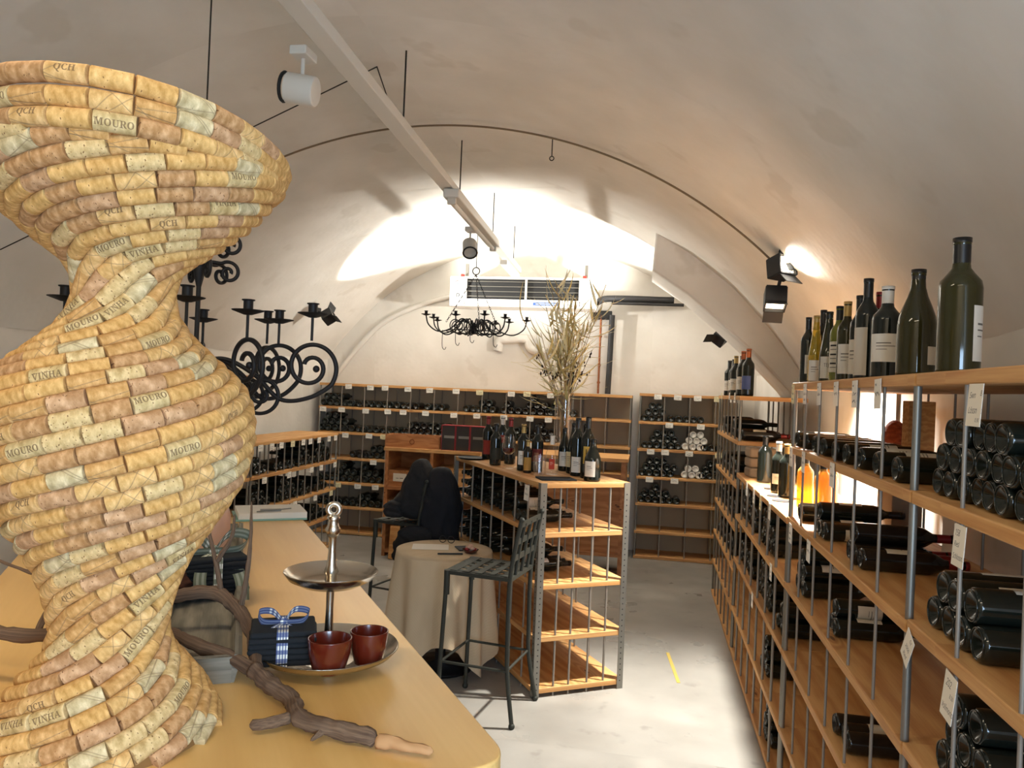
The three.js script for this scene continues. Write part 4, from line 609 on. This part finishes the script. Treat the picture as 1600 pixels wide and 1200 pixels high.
function blob(w, h, d, seedv, drape) {
  const g = new THREE.SphereGeometry(1, 72, 56), p = g.attributes.position;
  for (let i = 0; i < p.count; i++) { let x = p.getX(i), y = p.getY(i), z = p.getZ(i); const pw = 0.62, sg = Math.sign; x = sg(x) * Math.pow(Math.abs(x), pw); y = sg(y) * Math.pow(Math.abs(y), 0.75); z = sg(z) * Math.pow(Math.abs(z), pw);
    const wd = drape(y); const a = Math.atan2(z, x); const f = 1 + 0.09 * Math.pow(Math.abs(Math.sin(a * 4.5 + seedv + 2.4 * noise.noise(y * 1.6, Math.cos(a) * 1.5, seedv))), 0.7) * (0.75 - 0.35 * y) + 0.05 * Math.sin(y * 9 + 3 * x + seedv) + 0.22 * fbm(x * 1.8 + seedv, y * 1.8, z * 1.8, 4); p.setXYZ(i, x * w * wd * f, y * h, z * d * f * (0.7 + 0.3 * wd)); }
  g.computeVertexNormals(); return g;
}
{ const t = thing('black_coat', 'black coat heaped over the stool seat', 'coat', [-1.50, 0.725, -4.95]); part('coat_body', blob(0.175, 0.2, 0.14, 2.1, y => 0.36 + 0.64 * sst(1.0, -0.9, y)), M.coat, t, [0.02, 0.2, 0]); part('sleeve', blob(0.07, 0.055, 0.08, 6.3, y => 1), M.coat, t, [-0.12, 0.07, 0.08]); }
{ const t = thing('dark_jacket', 'navy black jacket hanging over the stool back', 'jacket', [-1.34, 0.28, -4.94]); part('jacket_body', blob(0.13, 0.40, 0.12, 8.2, y => 0.86 + 0.14 * sst(0.9, 0.5, y)), M.coat2, t, [0, 0.40, 0]); }
single('coat_tail', blob(0.15, 0.13, 0.035, 4.7, y => 0.75 + 0.25 * sst(1, -1, y)), M.coat, 'black coat tail hanging below the stool seat', 'coat', [-1.46, 0.575, -4.80]);

// ---------------------------------------------------------------- counter
const CD = V(-0.556, 0, -0.831), CN = V(0.831, 0, -0.556);               // along the counter, and toward its right edge
{ const t = thing('counter', 'long light wood bar counter with rounded corners', 'counter', [0, 0, 0]); const near0 = V(-0.163, 0, -1.012), L = 1.94, W = 0.79;
  const s = new THREE.Shape(); const r = 0.06; s.moveTo(r, 0); s.lineTo(L - r, 0); s.quadraticCurveTo(L, 0, L, r); s.lineTo(L, W - r); s.quadraticCurveTo(L, W, L - r, W); s.lineTo(r, W); s.quadraticCurveTo(0, W, 0, W - r); s.lineTo(0, r); s.quadraticCurveTo(0, 0, r, 0);
  const g = new THREE.ExtrudeGeometry(s, { depth: 0.034, bevelEnabled: true, bevelSize: 0.004, bevelThickness: 0.004, bevelSegments: 3, curveSegments: 12 });
  const u = g.attributes.uv, p = g.attributes.position; for (let i = 0; i < u.count; i++) u.setXY(i, p.getX(i) * 0.5, p.getY(i) * 0.8);
  const basis = new THREE.Matrix4().makeBasis(CD, CN.clone().negate(), V(0, 1, 0)); basis.setPosition(near0.x, 1.125 - 0.038, near0.z); g.applyMatrix4(basis);
  part('worktop', g, M.counter, t);
  const bd = box(L - 0.5, 1.08, W - 0.3); const c = near0.clone().addScaledVector(CD, L / 2).addScaledVector(CN, -W / 2 - 0.05); bd.rotateY(Math.atan2(-CD.z, CD.x)); part('base_cabinet', bd, M.counterBody, t, [c.x, 0.54, c.z]);
}
const CY = 1.125;
{ // tiered stand
  const t = thing('tiered_stand', 'two-tier silver serving stand on the counter', 'serving stand', [-0.532, CY, -1.262]);
  part('lower_plate', lathe([[0, 0.004], [0.05, 0.0], [0.052, 0.004], [0.045, 0.012], [0.085, 0.017], [0.113, 0.03], [0.12, 0.038], [0.1215, 0.036], [0.113, 0.026], [0.085, 0.0135], [0.0, 0.010]].slice(0).reverse(), 56), M.silver, t);
  part('upper_plate', lathe([[0, 0.145], [0.05, 0.147], [0.07, 0.156], [0.079, 0.166], [0.0805, 0.165], [0.072, 0.153], [0.05, 0.142], [0, 0.140]], 56), M.silver, t);
  part('pole', lathe([[0, 0.012], [0.012, 0.014], [0.013, 0.03], [0.009, 0.036], [0.011, 0.042], [0.0075, 0.06], [0.0062, 0.1], [0.007, 0.14], [0.0105, 0.15], [0.0095, 0.158], [0.013, 0.164], [0.0085, 0.176], [0.0062, 0.2], [0.0066, 0.222], [0.010, 0.228], [0.014, 0.238], [0.010, 0.244], [0.0085, 0.254], [0.012, 0.258], [0.007, 0.264], [0, 0.266]], 28), M.silver, t);
  const tor = part('ring_handle', new THREE.TorusGeometry(0.0095, 0.005, 10, 24), M.silver, t, [0, 0.272, 0], [0, 0.3, 0]);
}
const cupG = lathe([[0, 0.004], [0.022, 0.004], [0.028, 0.02], [0.033, 0.055], [0.0345, 0.056], [0.0362, 0.055], [0.0335, 0.03], [0.026, 0.002], [0.022, 0], [0, 0]], 36);
single('clay_cup', cupG, M.cup, 'red-brown glazed cup at the front of the stand', 'cup', [-0.497, CY + 0.021, -1.186], null);
single('clay_cup', cupG.clone().scale(0.9, 1.0, 0.9), M.cup, 'red-brown glazed cup behind its twin on the stand', 'cup', [-0.452, CY + 0.019, -1.246], null);
function ribbonBow(parent, mat, y, z0, s) {
  const strip = (pts, w, up) => { const c = new THREE.CatmullRomCurve3(pts), n = 24, pos = [], uv = [], idx = []; for (let i = 0; i <= n; i++) { const p = c.getPoint(i / n); pos.push(p.x - up.x * w, p.y - up.y * w, p.z - up.z * w, p.x + up.x * w, p.y + up.y * w, p.z + up.z * w); uv.push(0, i / n * 3, 0.6, i / n * 3); if (i < n) idx.push(2 * i, 2 * i + 1, 2 * i + 2, 2 * i + 1, 2 * i + 3, 2 * i + 2); } const g = new THREE.BufferGeometry(); g.setAttribute('position', new THREE.Float32BufferAttribute(pos, 3)); g.setAttribute('uv', new THREE.Float32BufferAttribute(uv, 2)); g.setIndex(idx); g.computeVertexNormals(); return g; };
  const sc = p => V(p[0] * s, y + p[1] * s, z0 + p[2] * s);
  part('ribbon_loop', strip([[0, 0, 0], [-0.02, 0.022, 0.004], [-0.042, 0.02, 0.002], [-0.036, 0.004, 0.002], [0, 0, 0.002]].map(sc), 0.009 * s, V(0.1, 0.8, 0.6).normalize()), mat, parent);
  part('ribbon_loop', strip([[0, 0, 0], [0.02, 0.024, 0.004], [0.044, 0.018, 0.002], [0.034, 0.003, 0.002], [0, 0, 0.002]].map(sc), 0.009 * s, V(0.1, 0.8, 0.6).normalize()), mat, parent);
  part('ribbon_tail', strip([[0, 0, 0], [0.018, -0.008, 0.02], [0.028, -0.03, 0.036], [0.03, -0.055, 0.04]].map(sc), 0.008 * s, V(1, 0, 0.2).normalize()), mat, parent);
  part('ribbon_tail', strip([[0, 0, 0], [-0.014, -0.004, 0.02], [-0.022, -0.025, 0.036], [-0.02, -0.045, 0.04]].map(sc), 0.008 * s, V(1, 0, -0.2).normalize()), mat, parent);
  part('ribbon_knot', new THREE.SphereGeometry(0.008 * s, 10, 8), mat, parent, [0, y + 0.003, z0]);
}
function napkins(label, pos, turn, w, n, mat, sc) {
  const t = thing('napkin_bundle', label, 'napkins', pos, turn); for (let i = 0; i < n; i++) part('napkin', rbox(w + rr(-0.004, 0.004), 0.0092, w * 0.85 + rr(-0.004, 0.004), 0.004, 2), M.napkin, t, [rr(-0.002, 0.002), 0.005 + i * 0.0094, rr(-0.002, 0.002)], [0, rr(-0.05, 0.05), 0]);
  ribbonBow(t, mat, n * 0.0094 + 0.003, 0, sc); part('ribbon_band', box(0.018, 0.0012, w * 0.87), mat, t, [0, n * 0.0094 + 0.001, 0]); part('ribbon_band', box(0.018, n * 0.0094, 0.0012), mat, t, [0, n * 0.0047, w * 0.437]); return t;
}
napkins('black napkin stack tied with a blue gingham ribbon', [-0.594, CY + 0.024, -1.215], 0.45, 0.105, 6, blueGingham, 0.95);
{ const t = thing('wooden_tray', 'long weathered grey wooden trough on the counter', 'tray', [-0.995, CY, -1.643]); t.rotation.y = Math.atan2(0.871, -0.491);
  const L = 1.2, W = 0.12; part('base_plank', uvBox(L, 0.014, W, 0.5), M.greyWood, t, [0, 0.007, 0]); for (const s of [-1, 1]) part('side_rail', uvBox(L, 0.045, 0.012, 0.5), M.greyWood, t, [0, 0.0225, s * (W / 2 + 0.004)], [s * 0.25, 0, 0]); for (const s of [-1, 1]) part('end_block', uvBox(0.014, 0.042, W, 0.5), M.greyWood, t, [s * (L / 2 - 0.006), 0.021, 0]); }
{ const b = napkins('black napkin bundle tied with green gingham ribbon in the trough', [-0.93, CY + 0.02, -1.55], 0.75, 0.13, 9, greenGingham, 1.7); b.rotation.order = 'YXZ'; }
single('lavender_sachet', blob(0.05, 0.035, 0.04, 3.3, () => 1), std({ color: '#6d6350', roughness: 0.95, map: pileTex }), 'patterned grey-brown cloth sachet beside the napkin bundle', 'sachet', [-0.985, CY + 0.05, -1.46]);
{ const t = thing('bottle_vase', 'pale pink flask standing at the far end of the trough', 'flask', [-1.11, CY + 0.014, -1.83]); part('flask_body', lathe([[0, 0], [0.045, 0], [0.05, 0.01], [0.05, 0.12], [0.044, 0.14], [0.03, 0.15], [0.026, 0.16], [0, 0.16]], 28), M.pink, t); part('cap', lathe([[0, 0.158], [0.024, 0.158], [0.024, 0.185], [0.02, 0.19], [0, 0.19]], 20), M.clear, t); }
{ const t = thing('clipboard', 'clipboard with white papers at the far end of the counter', 'clipboard', [-1.33, CY, -2.57], Math.atan2(-CN.z, CN.x)); part('board', rbox(0.24, 0.006, 0.2, 0.002), std({ color: '#7fa89a', roughness: 0.5 }), t, [0, 0.003, 0]); part('papers', box(0.23, 0.02, 0.185), M.paper, t, [0.005, 0.016, 0]); part('clip', merge([box(0.07, 0.006, 0.02, 0, 0.03, 0.05), bar(V(-0.05, 0.03, 0.08), V(0.07, 0.034, 0.05), 0.002)]), M.galv, t); }
single('glass_ornament', new THREE.SphereGeometry(0.022, 20, 16), M.clear, 'small clear glass ball hanging among the left twigs', 'ornament', [-1.21, 1.235, -1.46]);
{ // branch across the counter; its left fork passes behind the vase
  const t = thing('branch', 'bare forked tree branch lying across the counter', 'branch', [0, 0, 0]); const P = (x, y, z) => V(x, y, z);
  part('peeled_end', taper([P(-0.262, CY + 0.012, -0.985), P(-0.30, CY + 0.013, -0.988), P(-0.345, CY + 0.0145, -0.994)], 0.005, 0.0105, 20, 10, 0.4), M.peeled, t);
  part('main_limb', taper([P(-0.343, CY + 0.0145, -0.994), P(-0.40, CY + 0.017, -1.0), P(-0.46, CY + 0.018, -1.012), P(-0.505, CY + 0.02, -1.07), P(-0.56, CY + 0.028, -1.10), P(-0.60, CY + 0.035, -1.13)], 0.0108, 0.0125, 50, 12, 0.45), M.bark, t);
  part('fork', taper([P(-0.59, CY + 0.033, -1.122), P(-0.66, CY + 0.05, -1.235), P(-0.75, CY + 0.075, -1.32), P(-0.80, CY + 0.085, -1.34), P(-0.86, CY + 0.08, -1.31), P(-0.91, CY + 0.075, -1.27)], 0.011, 0.013, 44, 10, 0.35), M.bark, t);
  part('fork', taper([P(-0.585, CY + 0.033, -1.12), P(-0.66, CY + 0.035, -1.165), P(-0.74, CY + 0.04, -1.19), P(-0.80, CY + 0.05, -1.2), P(-0.9, CY + 0.06, -1.14), P(-0.96, CY + 0.07, -1.07), P(-1.04, CY + 0.08, -1.05), P(-1.2, CY + 0.085, -1.0)], 0.011, 0.011, 70, 10, 0.35), M.bark, t);
  part('side_stub', taper([P(-0.48, CY + 0.018, -1.02), P(-0.50, CY + 0.016, -1.0), P(-0.525, CY + 0.015, -0.985)], 0.009, 0.0075, 14, 8, 0.2), M.bark, t);
  part('thorn', taper([P(-0.42, CY + 0.017, -1.0), P(-0.43, CY + 0.01, -0.975)], 0.007, 0.002, 8, 6), M.bark, t);
  const tw = [[[-0.78, 0.085, -1.335], [-0.80, 0.14, -1.345], [-0.83, 0.21, -1.36], [-0.835, 0.275, -1.365]], [[-0.72, 0.07, -1.30], [-0.715, 0.14, -1.31], [-0.72, 0.2, -1.325], [-0.735, 0.26, -1.35]], [[-0.80, 0.14, -1.345], [-0.775, 0.19, -1.355], [-0.78, 0.23, -1.37]],
    [[-0.95, 0.07, -1.08], [-0.985, 0.10, -1.15], [-1.0, 0.15, -1.20], [-1.02, 0.19, -1.22]], [[-1.0, 0.15, -1.20], [-1.06, 0.17, -1.22], [-1.13, 0.19, -1.24], [-1.18, 0.23, -1.27]], [[-1.02, 0.08, -1.05], [-1.05, 0.13, -1.09], [-1.09, 0.16, -1.10]], [[-1.0, 0.13, -1.18], [-1.09, 0.135, -1.2], [-1.17, 0.16, -1.2], [-1.2, 0.18, -1.21]], [[-1.06, 0.17, -1.22], [-1.08, 0.2, -1.24], [-1.09, 0.235, -1.27]], [[-1.13, 0.19, -1.24], [-1.11, 0.23, -1.26], [-1.08, 0.255, -1.29]], [[-1.0, 0.15, -1.2], [-1.05, 0.24, -1.27], [-1.13, 0.27, -1.3], [-1.2, 0.3, -1.33]], [[-1.05, 0.24, -1.27], [-1.09, 0.23, -1.3], [-1.16, 0.235, -1.32]]];
  tw.forEach((p, i) => part('twig', taper(p.map(q => P(q[0], CY + q[1], q[2])), i < 3 ? 0.006 : 0.006 - (i > 4 ? 0.002 : 0), 0.0018, 20, 7, 0.4), M.bark, t));
}

// ---------------------------------------------------------------- cork vase
{
  const t = thing('cork_vase', 'large twisted vase made of coiled wine corks on the counter', 'vase', [-0.72, CY, -0.95]);
  const P = [[0, 0.142], [0.02, 0.138], [0.07, 0.108], [0.106, 0.078], [0.137, 0.066], [0.186, 0.073], [0.239, 0.092], [0.30, 0.130], [0.354, 0.160], [0.42, 0.170], [0.47, 0.158], [0.52, 0.108], [0.555, 0.073], [0.593, 0.056], [0.64, 0.064], [0.67, 0.10], [0.705, 0.142], [0.735, 0.171], [0.76, 0.188], [0.769, 0.191]];
  const curve = new THREE.CatmullRomCurve3(P.map(p => V(p[1], p[0], 0)), false, 'centripetal'); const NS = 1200, pts = curve.getSpacedPoints(NS), ml = curve.getLength();
  part('core', lathe(pts.filter((_, i) => i % 12 === 0).map(p => [Math.max(0.02, p.x - 0.003), p.y]), 48), std({ color: '#8a6438', roughness: 1, side: THREE.DoubleSide }), t);
  const N = 13, d = 0.0218, CL = 0.043, words = ['', '', '', '', '', '', '', '', 'VINHA', 'MOURO', 'QCH'];
  const base = [[204, 156, 90], [200, 178, 134], [186, 142, 100], [208, 162, 96], [196, 148, 88], [204, 172, 118], [180, 134, 86], [210, 166, 104], [196, 166, 112], [198, 170, 118], [206, 162, 102]];
  const mats = base.map((b, i) => { const spots = []; for (let k = 0; k < (i % 3 === 1 ? 4 : i % 3 === 2 ? 46 : 14); k++) spots.push([rnd(), rnd(), rr(0.005, 0.022), rr(0.005, 0.013), rr(-0.8, 0.8)]);
    const tex = canvasTex(192, 128, (g, W, H) => {
      const im = g.createImageData(W, H); for (let y = 0; y < H; y++) for (let x = 0; x < W; x++) { const n = fbm(x / W * 5 + i * 3, y / H * 5, i * 2.2, 4), m = noise.noise(x / 3, y / 3, i); const k = (y * W + x) * 4; for (let q = 0; q < 3; q++) im.data[k + q] = b[q] + n * 70 + m * 9; im.data[k + 3] = 255; } g.putImageData(im, 0, 0);
      g.fillStyle = 'rgba(96,58,28,0.75)'; for (const s of spots) { g.save(); g.translate(s[0] * W, s[1] * H); g.rotate(s[4]); g.beginPath(); g.ellipse(0, 0, s[2] * W, s[3] * W * 0.6, 0, 0, 6.3); g.fill(); g.restore(); }
      if (i % 3 === 1) { g.strokeStyle = 'rgba(120,98,70,0.4)'; g.lineWidth = 3; for (let k = 0; k < 5; k++) { g.beginPath(); g.moveTo(rr(0, W), 0); g.lineTo(rr(0, W), H); g.stroke(); } }
      const wd = words[i]; if (wd) { g.save(); g.translate(W * 0.5, H * 0.5); g.rotate(-Math.PI / 2); g.fillStyle = 'rgba(82,58,36,0.6)'; g.font = 'bold 30px serif'; g.textAlign = 'center'; g.fillText(wd, 0, 8); g.restore(); }
    }); return std({ map: tex, roughness: 0.9, bumpMap: tex, bumpScale: 0.0012 }); });
  const cg = lathe([[0.0001, -0.0217], [0.0108, -0.0217], [0.0117, -0.0209], [0.0117, 0.0209], [0.0108, 0.0217], [0.0001, 0.0217]], 14); { const u = cg.attributes.uv, q = cg.attributes.position; for (let i = 0; i < u.count; i++) u.setY(i, (q.getY(i) + 0.0217) / 0.0434); }
  const list = []; const at = l => { const i = Math.min(NS - 1, Math.max(0, l / ml * NS)), k = Math.floor(i), f = i - k; return pts[k].clone().lerp(pts[k + 1] || pts[k], f); };
  for (let s = 0; s < N; s++) {
    let l = 0, th = s / N * Math.PI * 2, run = rr(0, CL), guard = 0; let prev = null, acc = 0; const path = [];
    while (l < ml && guard++ < 20000) { const p = at(l), r = Math.max(0.03, p.x), sn = Math.min(0.93, N * d / (2 * Math.PI * r)); path.push(V(p.x * Math.sin(th), p.y, p.x * Math.cos(th))); const ds = 0.003; l += ds * sn; th += ds * Math.sqrt(1 - sn * sn) / r; }
    for (let e = 0; e < 16; e++) { const r = at(ml - 1e-6).x; path.push(V(r * Math.sin(th), 0.769, r * Math.cos(th))); th += 0.003 / r; }
    const step = CL / 0.003; for (let k = rr(0, step * 0.4); k + step < path.length; k += step) { const a = path[Math.floor(k)], b = path[Math.floor(k + step)]; list.push([a, b]); }
  }
  // wavy rolled rim: three overlapping rings of corks, tilted
  for (const [R, y0, am, ph, n0] of [[0.196, 0.775, 0.004, 0.1, 28], [0.199, 0.791, 0.011, 0.08, 29], [0.203, 0.807, 0.020, 0.05, 29]]) for (let k = 0; k < n0; k++) { const f = q => { const a = q / n0 * Math.PI * 2; return V((R + 0.008 * Math.sin(3 * a)) * Math.sin(a), y0 + am * Math.cos(a - ph), (R + 0.008 * Math.sin(3 * a)) * Math.cos(a)); }; list.push([f(k), f(k + 1)]); }
  const cam = V(0.72, 0.495, 0.95);
  const items = list.map(([a, b]) => { const m = a.clone().add(b).multiplyScalar(0.5); const n = V(m.x, 0, m.z).normalize(); const vd = cam.clone().sub(m).normalize(); return { a, b, m, n, face: n.dot(vd) }; });
  items.sort((p, q) => q.face - p.face);
  const rest = [], Y = V(0, 1, 0);
  items.forEach((it, i) => {
    const dir = it.b.clone().sub(it.a), len = dir.length(); dir.normalize(); const side = V().crossVectors(dir, it.n).normalize(), out = V().crossVectors(side, dir).normalize();
    const mt = new THREE.Matrix4().makeBasis(side, dir, out); const q = new THREE.Quaternion().setFromRotationMatrix(mt); q.multiply(new THREE.Quaternion().setFromAxisAngle(Y, rr(-0.5, 0.5) + Math.PI)); const sy = Math.min(1.03, len / 0.0436);
    if (i < 300) { const c = part('cork', cg, mats[rnd() < 0.13 ? 8 + Math.floor(rnd() * 3) : Math.floor(rnd() * 8)], t, [it.m.x, it.m.y, it.m.z]); c.quaternion.copy(q); c.scale.set(1, sy, 1); }
    else rest.push(cg.clone().scale(1, sy, 1).applyQuaternion(q).translate(it.m.x, it.m.y, it.m.z));
  });
  const rm = part('more_corks', merge(rest), mats[0], t); rm.userData.kind = 'stuff';
  console.log('corks', items.length);
}

scene.traverse(o => { if (o.isMesh) { o.castShadow = true; o.receiveShadow = true; } });
let tris = 0; scene.traverse(o => { if (o.isMesh) tris += (o.geometry.index ? o.geometry.index.count : o.geometry.attributes.position.count) / 3; }); console.log('tris', tris, 'top', scene.children.length);
renderer.render(scene, camera);
